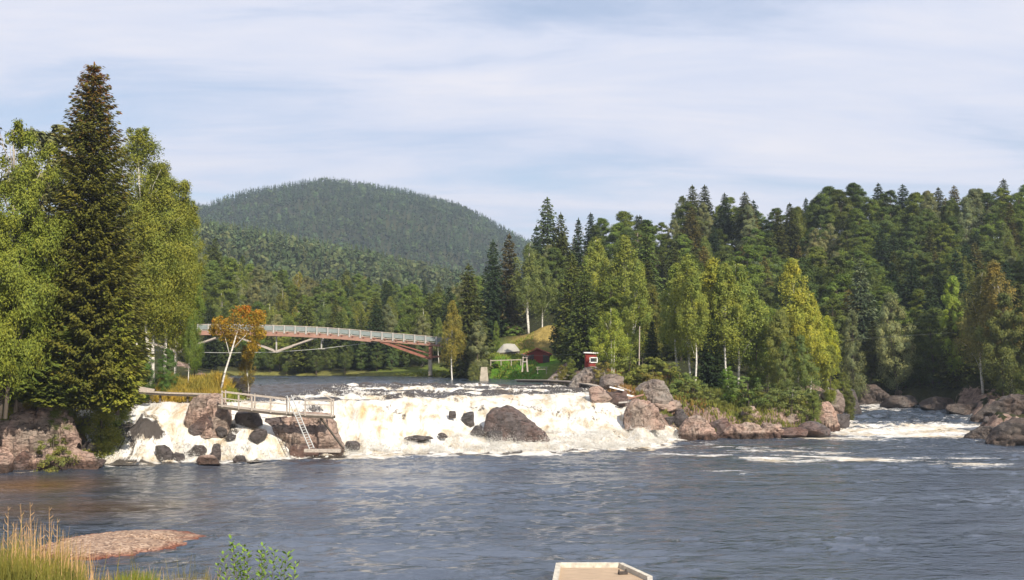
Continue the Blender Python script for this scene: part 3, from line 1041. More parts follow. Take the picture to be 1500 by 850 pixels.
# ------------------------------------------------------------------ gravel bar
gb = W(168, 797)
X, Y, Fc = grid(-34, -14, 0.2, 44, 66, 0.2)
cx, cy = gb[0], gb[1]
u = (X - cx - 0.12 * (Y - cy)) / 3.35
v = (Y - cy) / 4.1
rr = np.sqrt(u ** 2 + v ** 2) + 0.16 * fbm(X / 2.2, Y / 2.2, 0, 4, 91)
Z = 0.30 * (1 - rr ** 2) + 0.03 * fbm(X * 2, Y * 2, 0, 3, 92)
Z = np.maximum(Z, -0.5)
V = np.stack([X, Y, Z], -1).reshape(-1, 3)
V, Fc, A = prune(V, Fc, (rr < 1.25).ravel(), {})
m, t = newmat('gravel')
p = pos(t)
vo = t.n('ShaderNodeTexVoronoi')
vo.inputs['Scale'].default_value = 9
t.l(p, vo.inputs['Vector'])
sp = t.n('ShaderNodeSeparateColor')
t.l(vo.outputs['Color'], sp.inputs[0])
c = t.ramp(sp.outputs[0], [(0.0, (0.13, 0.085, 0.065)), (0.5, (0.28, 0.185, 0.125)), (1, (0.42, 0.31, 0.23))])
z = t.n('ShaderNodeSeparateXYZ')
t.l(p, z.inputs[0])
c = t.mix(t.ramp(t.math('ADD', z.outputs['Z'], t.math('MULTIPLY', t.noise(p, 1.2, 4), 0.16)), [(0.10, 1), (0.22, 0)]), c, t.mix(1.0, c, (0.55, 0.30, 0.26), 'MULTIPLY'))
t.out(t.bsdf(c, 0.9, t.bump(vo.outputs['Distance'], -0.8, 0.05), 0.2))
bar = link('gravel_bar', mesh('gravel_bar', V, Fc, True), m)
bar['kind'] = 'structure'
# loose pebbles on it
mb_V, mb_F, nn = [], [], 0
V0, F0 = ICO[2]
for i in range(1500):
    a, r0 = random.uniform(0, 6.283), math.sqrt(random.random()) * 0.98
    x, y = cx + math.cos(a) * r0 * 3.35, cy + math.sin(a) * r0 * 4.1
    s = random.uniform(0.03, 0.08) * (1.5 if r0 > 0.85 else 1)
    z0 = 0.30 * (1 - r0 * r0) - 0.02
    mb_V.append(V0 * np.array([s * random.uniform(.8, 1.5), s * random.uniform(.8, 1.3), s * 0.6]) + [x + 0.12 * (y - cy), y, z0 + 0.01])
    mb_F.append(F0 + nn)
    nn += len(V0)
peb = link('pebbles', mesh('pebbles', np.vstack(mb_V), np.vstack(mb_F), True), m)
tag(peb, 'loose reddish pebbles strewn over the gravel bar', 'pebbles', kind='stuff')


# ------------------------------------------------------------------ foliage building
def cards(C, A, B):
    """rhombic leaf sprays: centre C, half axes A and B (n,3)"""
    n = len(C)
    V = np.stack([C - A, C - B * 0.9 + A * 0.1, C + A, C + B * 0.9 + A * 0.1], 1).reshape(-1, 3)
    return V, np.arange(n * 4).reshape(n, 4)


def unit(v):
    return v / (np.linalg.norm(v, axis=-1, keepdims=True) + 1e-9)


def spruce_mesh(seed, h=18.0, r=3.2, whorls=42, per=7, dens=1.0, card=0.36, droop=0.25, ragged=0.25, base=0.06, power=0.62, bw=0.55):
    rg = np.random.default_rng(seed)
    C, A, B = [], [], []
    mb = MB()
    mb.tube([(0, 0, -0.5), (0, 0, h * 0.3), (0.05, 0, h * 0.7), (0, 0, h * 0.99)], [h * 0.014, h * 0.011, h * 0.005, 0.02], 7)
    for i in range(whorls):
        t = (i + rg.uniform(-0.3, 0.3)) / whorls
        t = min(max(t, 0), 0.985)
        z0 = h * (base + (1 - base) * t)
        Lr = r * (1 - t) ** power * (0.55 + 0.45 * ss(0, 0.12, t)) + 0.15
        nb = max(5, int(per * (0.75 + 0.45 * (1 - t))))
        off = rg.uniform(0, 6.28)
        for k in range(nb):
            a = off + 6.283 * k / nb + rg.uniform(-0.25, 0.25)
            L_ = Lr * rg.uniform(1 - ragged * 1.6, 1 + ragged * 0.5)
            if L_ < 0.12:
                continue
            n = max(7, int(L_ * 7.5 * dens))
            s = rg.uniform(0.12, 1, n)
            dx, dy = math.cos(a), math.sin(a)
            # curve: out, sagging, tips lifting a little
            dr = droop * (1 - t * 0.9) * L_
            zz = z0 - dr * np.sin(s * 2.2) * 0.9 + 0.10 * L_ * s ** 3 + (0.35 * L_ * s * t)
            wl = 0.30 * L_ * (1 - s) + 0.18
            lat = rg.uniform(-1, 1, n) * wl
            cx_ = dx * L_ * s - dy * lat
            cy_ = dy * L_ * s + dx * lat
            hang = -np.abs(rg.normal(0, 0.10, n)) * (1 + 1.3 * (1 - t)) - 0.12 * np.abs(lat)
            C.append(np.stack([cx_, cy_, zz + hang], 1))
            sz = card * rg.uniform(0.6, 1.25, n) * (0.55 + 0.45 * (1 - t))
            dirv = np.stack([dx - dy * lat * 1.2, dy + dx * lat * 1.2, -0.35 + rg.uniform(-0.45, 0.3, n)], 1)
            dirv = unit(dirv)
            side = unit(np.cross(dirv, [0, 0, 1.0]) + rg.normal(0, 0.55, (n, 3)))
            A.append(dirv * sz[:, None])
            B.append(side * sz[:, None] * bw)
            if L_ > 1.2 and rg.random() < 0.5:
                mb.tube([(0, 0, z0), (dx * L_ * .5, dy * L_ * .5, z0 - dr * 0.8), (dx * L_ * .9, dy * L_ * .9, z0 - dr * 0.8)], [0.05, 0.03, 0.012], 4)
    # leader
    n = 26
    zt = h * rg.uniform(0.94, 1.0, n)
    C.append(np.stack([rg.normal(0, 0.05, n), rg.normal(0, 0.05, n), zt], 1))
    A.append(np.tile([0, 0, 0.3], (n, 1)) + rg.normal(0, 0.06, (n, 3)))
    B.append(rg.normal(0, 0.07, (n, 3)))
    V, Fc = cards(np.vstack(C), np.vstack(A), np.vstack(B))
    return mesh('spruce_crown', V, Fc), mb.mesh('spruce_trunk', True)


def leafy_mesh(seed, h=14.0, r=3.0, base=0.25, ncl=70, per=130, leaf=0.17, droop=0.0, widest=0.45, cr=0.95, birch=False, stems=1, topr=0.12, lean=0.0, limb_n=26):
    rg = np.random.default_rng(seed)
    C, A, B = [], [], []
    mb = MB()
    tops = []
    for s_ in range(stems):
        ox = 0 if stems == 1 else rg.normal(0, 0.12 * r)
        oy = 0 if stems == 1 else rg.normal(0, 0.12 * r)
        lx, ly = (rg.normal(0, 0.03) * h + lean * h, rg.normal(0, 0.03) * h) if stems == 1 else (rg.normal(0, 0.09) * h, rg.normal(0, 0.09) * h)
        hh = h * (1 if s_ == 0 else rg.uniform(0.75, 0.95))
        tr = h * (0.0085 if birch else 0.0115) / math.sqrt(stems) ** 0.6
        pts = []
        for q in np.linspace(0, 0.97, 9):
            wob = 0.012 * h
            pts.append((ox + lx * q ** 1.4 + wob * noise(q * 3, seed, 0, 1), oy + ly * q ** 1.4 + wob * noise(q * 3, seed, 0, 2), -0.5 + (hh + 0.5) * q))
        mb.tube(pts, [tr * (1 - q * 0.93) + 0.015 for q in np.linspace(0, 1, 9)], 7)
        tops.append((np.array(pts), hh))
    lobes = rg.uniform(0, 6.28, 4)
    for i in range(ncl):
        pts, hh = tops[i % stems]
        t = base + (1 - base) * (rg.beta(1.25, 1.15) if i > ncl * .12 else 0.72 + 0.27 * rg.random())
        q = (t - base) / (1 - base)
        if q < widest:
            Rr = topr + (1 - topr) * math.sin(q / widest * math.pi / 2) ** 0.6 if widest > 0 else 1
            Rr = max(Rr, 0.45)
        else:
            Rr = topr + (1 - topr) * (1 - ((q - widest) / (1 - widest)) ** 1.7)
        a = rg.uniform(0, 6.28)
        Rr *= 1 + 0.20 * math.sin(2 * a + lobes[0] + 3 * q) + 0.14 * math.sin(3 * a + lobes[1] + 7 * q)
        rad = r * Rr * (rg.random() ** 0.42) * 0.88
        kk = min(t * 8.2, 7.99)
        k0 = int(kk)
        ax = pts[k0] + (pts[k0 + 1] - pts[k0]) * (kk - k0)
        c = np.array([ax[0] + math.cos(a) * rad, ax[1] + math.sin(a) * rad, t * hh])
        cc = cr * rg.uniform(0.55, 1.2) * (0.50 + 0.65 * (1 - q)) * (h / 14) ** 0.6
        n = int(per * rg.uniform(0.6, 1.3))
        dv = unit(rg.normal(size=(n, 3)))
        rr_ = cc * rg.random(n) ** 0.45
        pp = c + dv * rr_[:, None] * np.array([1, 1, 0.72])
        if droop:
            pp[:, 2] -= rg.exponential(droop * 0.6, n)
            pp[:, :2] += rg.normal(0, 0.08, (n, 2))
        keep = pp[:, 2] < h * 1.01
        pp = pp[keep]
        n = len(pp)
        C.append(pp)
        sz = leaf * rg.uniform(0.6, 1.3, n)
        # leaves face outward and up, loosely
        og = pp - np.array([pts[4][0], pts[4][1], h * 0.5])
        nr = unit(unit(pp - c) * 0.7 + unit(og * [1, 1, 0.4]) * 0.6 + np.array([0, 0, 0.5]) + rg.normal(0, 0.42, (n, 3)))
        dd = rg.normal(size=(n, 3))
        if droop:
            dd[:, 2] -= 1.2
        av = unit(np.cross(nr, np.cross(dd, nr)))
        bv = np.cross(nr, av)
        A.append(av * sz[:, None])
        B.append(bv * sz[:, None] * (0.62 if droop == 0 else 0.5))
        if i < limb_n:
            tb = max(t - rg.uniform(0.12, 0.28), base * 0.65)
            kb = min(tb * 8.2, 7.99)
            k1 = int(kb)
            bb = pts[k1] + (pts[k1 + 1] - pts[k1]) * (kb - k1)
            mid = (bb + c) / 2 + np.array([0, 0, 0.05 * h * (1 if birch else 0.4)])
            mb.tube([bb, mid, c], [tr * 0.30 * (1 - tb * 0.7), tr * 0.18 * (1 - tb * .7), 0.01], 5)
    V, Fc = cards(np.vstack(C), np.vstack(A), np.vstack(B))
    return mesh('leafy_crown', V, Fc), mb.mesh('leafy_trunk', True)


PROTO = {}


def proto(key, maker, hgt, leafm, barkm):
    cm, tm = maker
    cm.materials.append(M[leafm])
    tm.materials.append(M[barkm])
    PROTO[key] = (cm, tm, hgt)


for i in range(5):
    proto(f'spruce{i}', spruce_mesh(200 + i, 18, [3.1, 3.6, 2.7, 3.9, 2.5][i], 44, 9, 1.35, card=0.42, droop=[.2, .3, .15, .35, .25][i]), 18, 'needle', 'bark')
for i in range(5):
    proto(f'birch{i}', leafy_mesh(300 + i, 15, [2.5, 2.9, 2.2, 2.7, 3.1][i], [0.34, 0.28, 0.4, 0.22, 0.3][i], 120, 170, 0.115, 0.9, 0.35, 0.72, True, [1, 1, 1, 2, 2][i], topr=0.10), 15, 'birchleaf', 'birchbark')
for i in range(5):
    proto(f'leafy{i}', leafy_mesh(400 + i, 14, [3.4, 3.9, 3.0, 3.6, 4.2][i], [0.12, 0.18, 0.1, 0.2, 0.15][i], 120, 190, 0.135, 0.12, 0.42, 1.15, False, [1, 2, 1, 2, 2][i], topr=0.16), 14, 'leaf', 'bark')
for i in range(3):
    proto(f'ash{i}', leafy_mesh(420 + i, 17, [3.0, 3.4, 2.7][i], 0.12, 150, 330, 0.095, 0.25, 0.45, 1.0, False, 1 + i % 2, topr=0.3), 17, 'leaf', 'bark')
    proto(f'tallbirch{i}', leafy_mesh(430 + i, 24, [3.6, 4.0, 3.2][i], 0.24, 210, 360, 0.10, 0.9, 0.4, 0.9, True, 1 + i % 2, topr=0.2), 24, 'birchleaf', 'birchbark')
for i in range(3):
    proto(f'pine{i}', leafy_mesh(450 + i, 16, [2.6, 3.0, 2.3][i], 0.45, 60, 110, 0.17, 0.0, 0.5, 1.0, False, 1, topr=0.4), 16, 'needle', 'bark')
for i in range(4):
    proto(f'bush{i}', leafy_mesh(500 + i, 3.0, [1.5, 1.8, 1.3, 1.6][i], 0.03, 46, 95, 0.085, 0.05, 0.4, 1.15, False, 4, topr=0.45, limb_n=14), 3, 'leaf', 'bark')
for i in range(2):
    proto(f'snag{i}', leafy_mesh(550 + i, 13, 2.0, 0.3, 40, 14, 0.12, 0.3, 0.4, 0.8, False, 1, topr=0.2, limb_n=40), 13, 'leaf', 'twig')


def plant(key, x, y, h, color, name, wide=1.0, z=None, rot=None, label=None, cat='tree', group=None, crown='crown', lean=(0, 0)):
    cm, tm, ph = PROTO[key]
    z = H(x, y) if z is None else z
    o = empty(name, (x, y, z - 0.05), label, cat, group)
    s = h / ph
    o.scale = (s * wide, s * wide, s)
    o.rotation_euler = (lean[0], lean[1], random.uniform(0, 6.28) if rot is None else rot)
    tr = link('trunk' if cat != 'shrub' else 'stem', tm, parent=o)
    c = link(crown, cm, parent=o)
    c.color = (color[0], color[1], color[2], 1)
    return o


def jit(c, k=0.18):
    a = 1 + random.uniform(-k, k)
    b = random.uniform(-k, k) * 0.6
    return (max(0.005, c[0] * a * (1 + b)), c[1] * a, max(0.004, c[2] * a * (1 - b)))


GREEN_SPRUCE = (0.044, 0.056, 0.014)
DARK_SPRUCE = (0.022, 0.040, 0.016)
OLIVE = (0.085, 0.095, 0.022)
LEAF = (0.078, 0.115, 0.020)
LEAF_DARK = (0.056, 0.082, 0.019)
BIRCH = (0.135, 0.170, 0.035)
BIRCH_Y = (0.19, 0.21, 0.035)
GREY = (0.11, 0.13, 0.065)
BROWN = (0.13, 0.085, 0.035)

ZONES = {}


def zone(z, o, kind):
    ZONES.setdefault((z, kind), []).append(o)


# ------------------------------------------------------------------ the big spruce and the left bank trees
cm, tm = spruce_mesh(901, 29.0, 5.2, 80, 13, 4.2, 0.29, 0.40, 0.2, 0.03, 0.57, 0.46)
cm.materials.append(M['bigneedle'])
tm.materials.append(M['bark'])
PROTO['bigspruce'] = (cm, tm, 29.0)
bp = P(130, 596, 92.5)
hs = P(152, 96, 92.5)[2] - 5.2
o = plant('bigspruce', PX(129, 91.5), 91.5, hs, (0.074, 0.082, 0.016), 'spruce_tree', 1.06, 5.2, 0.5, 'tallest spruce of the left bank, brown with cones at its top')
# dead lower twigs
mb = MB()
for i in range(46):
    a = random.uniform(math.pi * 1.05, math.pi * 1.95)
    z0 = random.uniform(4, 16)
    L_ = random.uniform(1.5, 3.9) * (1.1 - z0 / 30)
    pts = [(0, 0, z0)]
    for q in (0.4, 0.7, 1.0):
        pts.append((math.cos(a) * L_ * q + random.uniform(-.15, .15), math.sin(a) * L_ * q, z0 - q * q * L_ * 0.45 + random.uniform(-.1, .1)))
    mb.tube(pts, [0.045, 0.03, 0.02, 0.008], 4)
tw = mb.build('dead_branch', M['twig'], o)
tw['label'] = 'pale bare lower branches'


def tree_px(key, px, top, D, color, name, label, base_z=None, wide=1.0, rot=None, lean=(0, 0), cat='tree', bot=None, group=None):
    color = tuple(color)
    x = PX(px, D)
    z = H(x, D) if bot is None else P(px, bot, D)[2]
    if base_z is not None:
        z = base_z
    h = P(px, top, D)[2] - z
    if key.startswith('bush') and h > 4.2:
        key = 'ash%d' % (int(px) % 3)
        wide *= 0.9
    return plant(key, x, D, h, color, name, wide, z, rot, label, cat, group, lean=lean)


YG = (0.10, 0.135, 0.020)
tree_px('ash1', 2, 165, 85.5, (0.11, 0.14, 0.022), 'ash_tree', 'yellow-green leafy tree cut by the left edge', 5.0, 0.75)
tree_px('ash2', 28, 300, 87, YG, 'ash_tree', 'lower bright leafy tree in front of the big spruce on its left', 5.2, 0.85)
tree_px('ash0', -24, 245, 84, (0.12, 0.15, 0.022), 'ash_tree', 'bright leafy tree mostly outside the left edge', 5.0, 0.9)
tree_px('snag0', 26, 178, 96, (0.10, 0.11, 0.05), 'aspen_tree', 'thin grey tree with sparse leaves left of the big spruce', 6.3, 1.5)
tree_px('pine1', 50, 190, 99, (0.09, 0.10, 0.045), 'aspen_tree', 'grey-green tall tree just left of the big spruce', 6.5, 1.2)
tree_px('spruce3', 30, 372, 88.5, (0.07, 0.10, 0.02), 'spruce_tree', 'low spreading spruce at the foot of the left bright tree', 5.4, 1.9)
tree_px('spruce1', 76, 440, 88.8, (0.085, 0.11, 0.02), 'spruce_tree', 'small young spruce in front of the big spruce', 5.0, 1.9)
tree_px('spruce3', 175, 412, 90.5, (0.11, 0.13, 0.02), 'spruce_tree', 'narrow bright green young spruce at the right foot of the big one', 4.6, 1.1)
tree_px('tallbirch1', 216, 186, 107, (0.125, 0.150, 0.028), 'birch_tree', 'tallest birch, directly right of the big spruce', 6.3, 1.05)
tree_px('tallbirch0', 246, 236, 109, (0.13, 0.155, 0.026), 'birch_tree', 'broad olive birch, second right of the big spruce', 6.3, 1.0)
tree_px('tallbirch2', 200, 270, 106, (0.14, 0.16, 0.03), 'birch_tree', 'olive birch filling the gap beside the big spruce', 6.2, 0.85)
tree_px('tallbirch1', 262, 290, 111, (0.12, 0.145, 0.02), 'birch_tree', 'rust-tinged birch at the right side of the left grove', 6.2, 0.85)
tree_px('ash2', 286, 360, 112, (0.075, 0.12, 0.022), 'ash_tree', 'dark green leafy tree at the right end of the left grove', 6.2, 0.5)
tree_px('birch2', 278, 462, 108, (0.085, 0.13, 0.03), 'birch_tree', 'slender green sapling on the grassy left bank', 5.9, 0.8)
for px, top, D, w, c, lb in [(217, 498, 104.8, 1.25, (0.05, 0.10, 0.025), 'dark green round bush left of the golden grass'),
                             (246, 510, 105, 1.3, (0.06, 0.115, 0.03), 'deep green bush touching the golden grass'),
                             (196, 512, 104.5, 1.3, (0.13, 0.15, 0.03), 'yellowish bush right of the spruce foot'),
                             (150, 505, 95, 1.4, (0.12, 0.14, 0.025), 'yellow-green bush under the right side of the big spruce'),
                             (178, 525, 104.3, 1.2, (0.10, 0.14, 0.03), 'green bush above the end of the plank walk'),
                             (46, 530, 91, 1.5, (0.17, 0.15, 0.02), 'autumn-yellow bush on the left rock bank'),
                             (12, 545, 89.5, 1.3, (0.12, 0.14, 0.02), 'olive bush at the left edge above the rock'),
                             (95, 545, 90.5, 1.3, (0.07, 0.10, 0.02), 'dark bush between rock face and big spruce'),
                             (80, 640, 88.8, 1.2, (0.10, 0.11, 0.03), 'small olive bush low on the left rocks'),
                             (158, 572, 100, 1.2, (0.08, 0.12, 0.02), 'small bush where the spruce branches touch the fall')]:
    tree_px('bush%d' % random.randrange(4), px, top, D, c, 'leafy_bush', lb, wide=w, cat='shrub')
# orange rowan with a leaning trunk
x0 = P(322, 567, 106)
rw = empty('rowan_tree', (x0[0], 106, 5.6), 'orange-leaved rowan with a leaning pale trunk on the islet', 'tree')
top = P(352, 470, 106) - np.array([x0[0], 106, 5.6])
mb = MB()
pts = [np.array([0, 0, -0.3]), top * [0.25, 1, 0.28], top * [0.6, 1, 0.6], top * [0.85, 1, 0.85], top]
mb.tube(pts, [0.12, 0.10, 0.08, 0.05, 0.02], 7)
mb.tube([top * [0.5, 1, 0.5], top * [0.2, 1, 0.8], top * [-0.1, 1, 0.95]], [0.05, 0.03, 0.01], 5)
mb.tube([top * [0.6, 1, 0.6], top * [1.3, 1, 0.8], top * [1.6, 1, 0.95]], [0.05, 0.03, 0.01], 5)
mb.build('trunk', M['birchbark'], rw, smooth=True)
Cc, Aa, Bb = [], [], []
for px, py, rr_ in [(352, 462, 1.0), (365, 470, 1.0), (338, 478, 0.9), (322, 474, 0.8), (377, 475, 0.9), (330, 490, 0.8), (350, 487, 0.9), (372, 492, 0.9), (312, 484, 0.6), (340, 500, 0.6), (380, 462, 0.7), (372, 508, 0.7), (362, 520, 0.6), (384, 488, 0.6), (360, 455, .6)]:
    q = P(px, py, 106) - np.array([x0[0], 106, 5.6])
    n = 420
    dv = unit(RNG.normal(size=(n, 3))) * (rr_ * RNG.random((n, 1)) ** 0.45)
    q = q + [0, RNG.uniform(-0.8, 0.8), 0]
    rr_ *= 1.15
    Cc.append(q + dv)
    Aa.append(unit(RNG.normal(size=(n, 3))) * 0.12)
    Bb.append(unit(RNG.normal(size=(n, 3))) * 0.07)
V, Fc = cards(np.vstack(Cc), np.vstack(Aa), np.vstack(Bb))
rc_ = link('crown', mesh('rowan_crown', V, Fc), M['rowanleaf'], rw)
rc_.color = (0.20, 0.15, 0.02, 1)
tree_px('birch3', 366, 505, 108, (0.13, 0.11, 0.03), 'rowan_tree', 'thin rust-brown young rowan right of the leaning trunk', 5.6, 1.1)
rock_px(322, 372, 552, 574, 107, 'rock_grey', 0.8, 'grey rock carrying the orange rowan on its islet')


# ------------------------------------------------------------------ grass as stuff
def grass(name, pts_fn, n, hgt, color, label, lean=0.25, width=0.03, seedk=1, mat='grassblade', cat='grass'):
    rg = np.random.default_rng(seedk)
    xs, ys = pts_fn(rg, n)
    zs = height(xs, ys)
    ok = sdf(xs, ys) > 0.1
    xs, ys, zs = xs[ok], ys[ok], zs[ok]
    n = len(xs)
    h = hgt * rg.uniform(0.5, 1.2, n)
    C0 = np.stack([xs, ys, zs - 0.05], 1)
    tip = C0 + np.stack([rg.normal(0, lean, n) * h, rg.normal(0, lean, n) * h, h], 1)
    sd = unit(np.stack([rg.normal(size=n), rg.normal(size=n), np.zeros(n)], 1)) * width
    mid = (C0 + tip) / 2 + np.array([0, 0, 0.06]) * h[:, None]
    V = np.stack([C0 - sd, C0 + sd, mid + sd * 0.9, tip, mid - sd * 0.9], 1).reshape(-1, 3)
    i = np.arange(n)[:, None] * 5
    Fq = np.concatenate([i + [0, 1, 2, 4]], 1)
    Ft = np.concatenate([i + [4, 2, 3]], 1)
    Fq = np.vstack([Fq, np.hstack([Ft, Ft[:, 2:]])[:0]]) if False else Fq
    # tips as degenerate-free quads: 4,2,3 plus the midpoint
    o = link(name, mesh(name, V, [tuple(a) for a in Fq.tolist()] + [tuple(a) for a in Ft.tolist()]), M[mat])
    o.color = (*color, 1)
    tag(o, label, cat, kind='stuff')
    return o


def box_pts(x0, x1, y0, y1):
    return lambda rg, n: (rg.uniform(x0, x1, n), rg.uniform(y0, y1, n))


grass('grass', box_pts(PX(235, 106), PX(330, 106), 104.2, 110), 9000, 1.25, (0.24, 0.20, 0.045), 'tall golden grass on the left bank beside the plank walk', seedk=5, width=0.04)
grass('grass', box_pts(PX(320, 108), PX(380, 108), 105, 110), 3000, 0.6, (0.15, 0.18, 0.035), 'short grass on the rowan islet', seedk=6, width=0.04)
grass('grass', box_pts(-60, -35, 88, 98), 9000, 0.55, (0.14, 0.14, 0.035), 'short grass on top of the left rock bank', seedk=7, width=0.05)
grass('grass', box_pts(PX(560, 190), PX(785, 180), 172, 200), 16000, 0.42, (0.13, 0.17, 0.030), 'pale reedy grass along the upstream shore by the bridge', seedk=9, width=0.07)
grass('grass', box_pts(14, 44, 123.5, 140), 14000, 0.6, (0.11, 0.13, 0.03), 'olive undergrowth grass on the island slope', seedk=10, width=0.06)
grass('grass', box_pts(8, 22, 124, 150), 7000, 0.6, (0.17, 0.11, 0.045), 'rusty heather and grass between the grey rocks right of the falls', seedk=12, width=0.06)

# ------------------------------------------------------------------ bridge
BD = 195.0
br = empty('arched_footbridge', P(631, 540, BD), 'long reddish timber footbridge arching over the upper river', 'bridge')
bo = np.array(br.location)
dk = [(150, 485.5), (190, 484.5), (260, 484), (330, 484), (388, 485), (430, 486.3), (470, 488.2), (510, 491), (546, 494.3), (590, 498), (631, 501.5), (665, 505)]
dpx = [a for a, b in dk]
dpy = [b for a, b in dk]


def deckpt(px, dy=0, off=0):
    q = P(px, np.interp(px, dpx, dpy) + dy, BD)
    return np.array([q[0], BD + off, q[2]])


xs = np.arange(150, 666, 7.9)
mb = MB()
for a, b in zip(xs[:-1], xs[1:]):
    mb.bar(deckpt(a), deckpt(b), 2.4, 0.12)
mb.build('deck', M['wood_grey'], br, bo)
for off in (-1.15, 1.15):
    mb = MB()
    for a, b in zip(xs[:-1], xs[1:]):
        if off < 0 and a >= 544:
            mb.bar(deckpt(a, 3.6, off), deckpt(b, 3.6, off), 0.2, 0.42)
        elif a < 544:
            mb.bar(deckpt(a, 4.1, off), deckpt(b, 4.1, off), 0.25, 0.72)
    mb.build('main_beam', M['wood_pink'], br, bo)
    # mesh railing panels and top rail
    mb = MB()
    for a, b in zip(xs[:-1], xs[1:]):
        mb.bar(deckpt(a, -4.6, off), deckpt(b, -4.6, off), 0.03, 0.72)
    mb.build('railing_mesh', M['rail_grey'], br, bo)
    mb = MB()
    for a, b in zip(xs[:-1], xs[1:]):
        mb.bar(deckpt(a, -8.6, off), deckpt(b, -8.6, off), 0.14, 0.08)
    mb.build('top_rail', M['wood_grey'], br, bo)
pm = MB().bar((0, 0, -0.35), (0, 0, 1.1), 0.24, 0.2).mesh('railing_post')
pm.materials.append(M['post_pale'])
for off in (-1.27, 1.27):
    for x in np.arange(150, 660, 15.8):
        link('railing_post', pm, parent=br, loc=deckpt(x, 0, off) - bo)
# cross beam ends
cbm = MB().bar((0, -1.5, 0), (0, 1.5, 0), 0.22, 0.2).mesh('cross_beam')
cbm.materials.append(M['wood_red'])
for x in np.arange(155, 660, 15.8):
    link('cross_beam', cbm, parent=br, loc=deckpt(x, 1.2) - bo)
for off in (-0.9, 0.9):
    for a, b, w, mt in [((546, 496), (631, 526), 0.42, 'wood_red'), ((560, 498), (633, 519), 0.2, 'wood_red'),
                        ((405, 515), (466, 494), 0.26, 'wood_grey'), ((405, 515), (345, 492), 0.26, 'wood_grey'),
                        ((260, 515), (318, 495), 0.26, 'wood_grey'), ((260, 515), (205, 497), 0.26, 'wood_grey')]:
        qa, qb = P(*a, BD), P(*b, BD)
        mb = MB().bar((qa[0], BD + off, qa[2]), (qb[0], BD + off, qb[2]), w, w)
        mb.build('strut', M[mt], br, bo)
for px, a, b in [(260, 491, 516), (405, 491, 516), (471, 495, 511)]:
    qa, qb = P(px, a, BD), P(px, b, BD)
    MB().bar((qa[0], BD, qa[2]), (qb[0], BD, qb[2]), 0.22, 0.22).bar((qb[0] - .6, BD, qb[2]), (qb[0] + .6, BD, qb[2]), 0.3, 0.14).build('king_post', M['post_pale'], br, bo)
MB().tube([P(190, 509, BD), P(260, 516, BD), P(340, 517, BD), P(405, 516, BD), P(471, 511, BD), P(560, 500, BD)], [0.04] * 6, 5).build('tie_rod', M['metal'], br, bo)
for off in (-0.9, 0.9):
    qa, qb = P(631, 503, BD), P(631, 527, BD)
    MB().bar((qa[0], BD + off, qa[2]), (qb[0], BD + off, qb[2]), 0.55, 0.5).build('pier_post', M['wood_red'], br, bo)
    qa, qb = P(634, 523, BD), P(664, 521, BD)
    MB().bar((qa[0], BD + off, qa[2]), (qb[0], BD + off, qb[2]), 0.3, 0.35).build('anchor_beam', M['wood_red'], br, bo)
qa, qb = P(630.5, 526, BD), P(630.5, 545, BD)
MB().bar((qa[0], BD, qa[2]), (qb[0], BD, qb[2] - 0.6), 2.3, 0.55, up=(1, 0, 0)).build('pier_base', M['concrete'], br, bo)

# ------------------------------------------------------------------ footbridge with railings and ladder by the fall
PD = 98.0
def pt(px, py, D=PD):
    return P(px, py, D)
fb = empty('wooden_footbridge', pt(326, 598), 'narrow grey wooden footbridge with railings ending in a platform above the fall', 'footbridge')
fo = np.array(fb.location)
mb = MB()
dl = [(322, 593.5), (352, 597.5), (371, 599.5), (398, 602.5), (422, 604.5), (449, 607), (490, 609)]
def dpt(px, dy=0, D=PD):
    return P(px, np.interp(px, [a for a, b in dl], [b for a, b in dl]) + dy, D)
for (a, _), (b, _) in zip(dl[:-1], dl[1:]):
    mb.bar(dpt(a), dpt(b), 1.1, 0.09)
mb.build('deck', M['wood_grey'], fb, fo)
for off in (-0.5, 0.5):
    mb = MB()
    for (a, _), (b, _) in zip(dl[:-1], dl[1:]):
        mb.bar(dpt(a, 2.6) + [0, off, 0], dpt(b, 2.6) + [0, off, 0], 0.1, 0.2)
    mb.build('side_beam', M['wood_dark'], fb, fo)
for px, ty in [(328, 572), (352, 575), (371, 577), (398.5, 580), (422, 583), (449, 585), (487, 585)]:
    q = dpt(px, 2) + [0, -0.58, 0]
    qt = P(px, ty, PD) + [0, -0.58, 0]
    MB().bar(q, qt, 0.13, 0.12).build('railing_post', M['wood_grey'], fb, fo)
    if px in (328, 371, 422, 487):
        MB().bar(q + [0, 1.15, 0], qt + [0, 1.15, 0], 0.1, 0.1).build('railing_post', M['wood_grey'], fb, fo)
for pts, nm in [([(328, 574), (371, 579), (422, 585)], 'top_rail'), ([(328, 583), (352, 586), (371, 588), (398, 590), (422, 592)], 'middle_rail'), ([(449, 592), (487, 593)], 'middle_rail'), ([(449, 586), (487, 586)], 'top_rail')]:
    mb = MB()
    for a, b in zip(pts[:-1], pts[1:]):
        mb.bar(pt(*a) + [0, -0.66, 0], pt(*b) + [0, -0.66, 0], 0.05, 0.09)
    mb.build(nm, M['wood_grey'], fb, fo)
mb = MB()
mb.bar(pt(328, 574) + [0, .66, 0], pt(422, 585) + [0, .66, 0], 0.05, 0.08)
mb.bar(pt(472, 579) + [0, .66, 0], pt(488, 587) + [0, .6, 0], 0.05, 0.08)
mb.build('top_rail', M['wood_grey'], fb, fo)
MB().bar(pt(467, 609), pt(503, 657, 95.5), 0.14, 0.14).build('brace', M['wood_dark'], fb, fo)
la = empty('ladder', pt(456, 657, 94.6), 'metal ladder leaning from the low beam up to the viewing platform', 'ladder')
lo = np.array(la.location)
ra, rb_ = pt(420, 580, 97.2), pt(453.5, 658, 94.6)
rc1, rd = pt(426.5, 579, 97.2), pt(460, 656.5, 94.6)
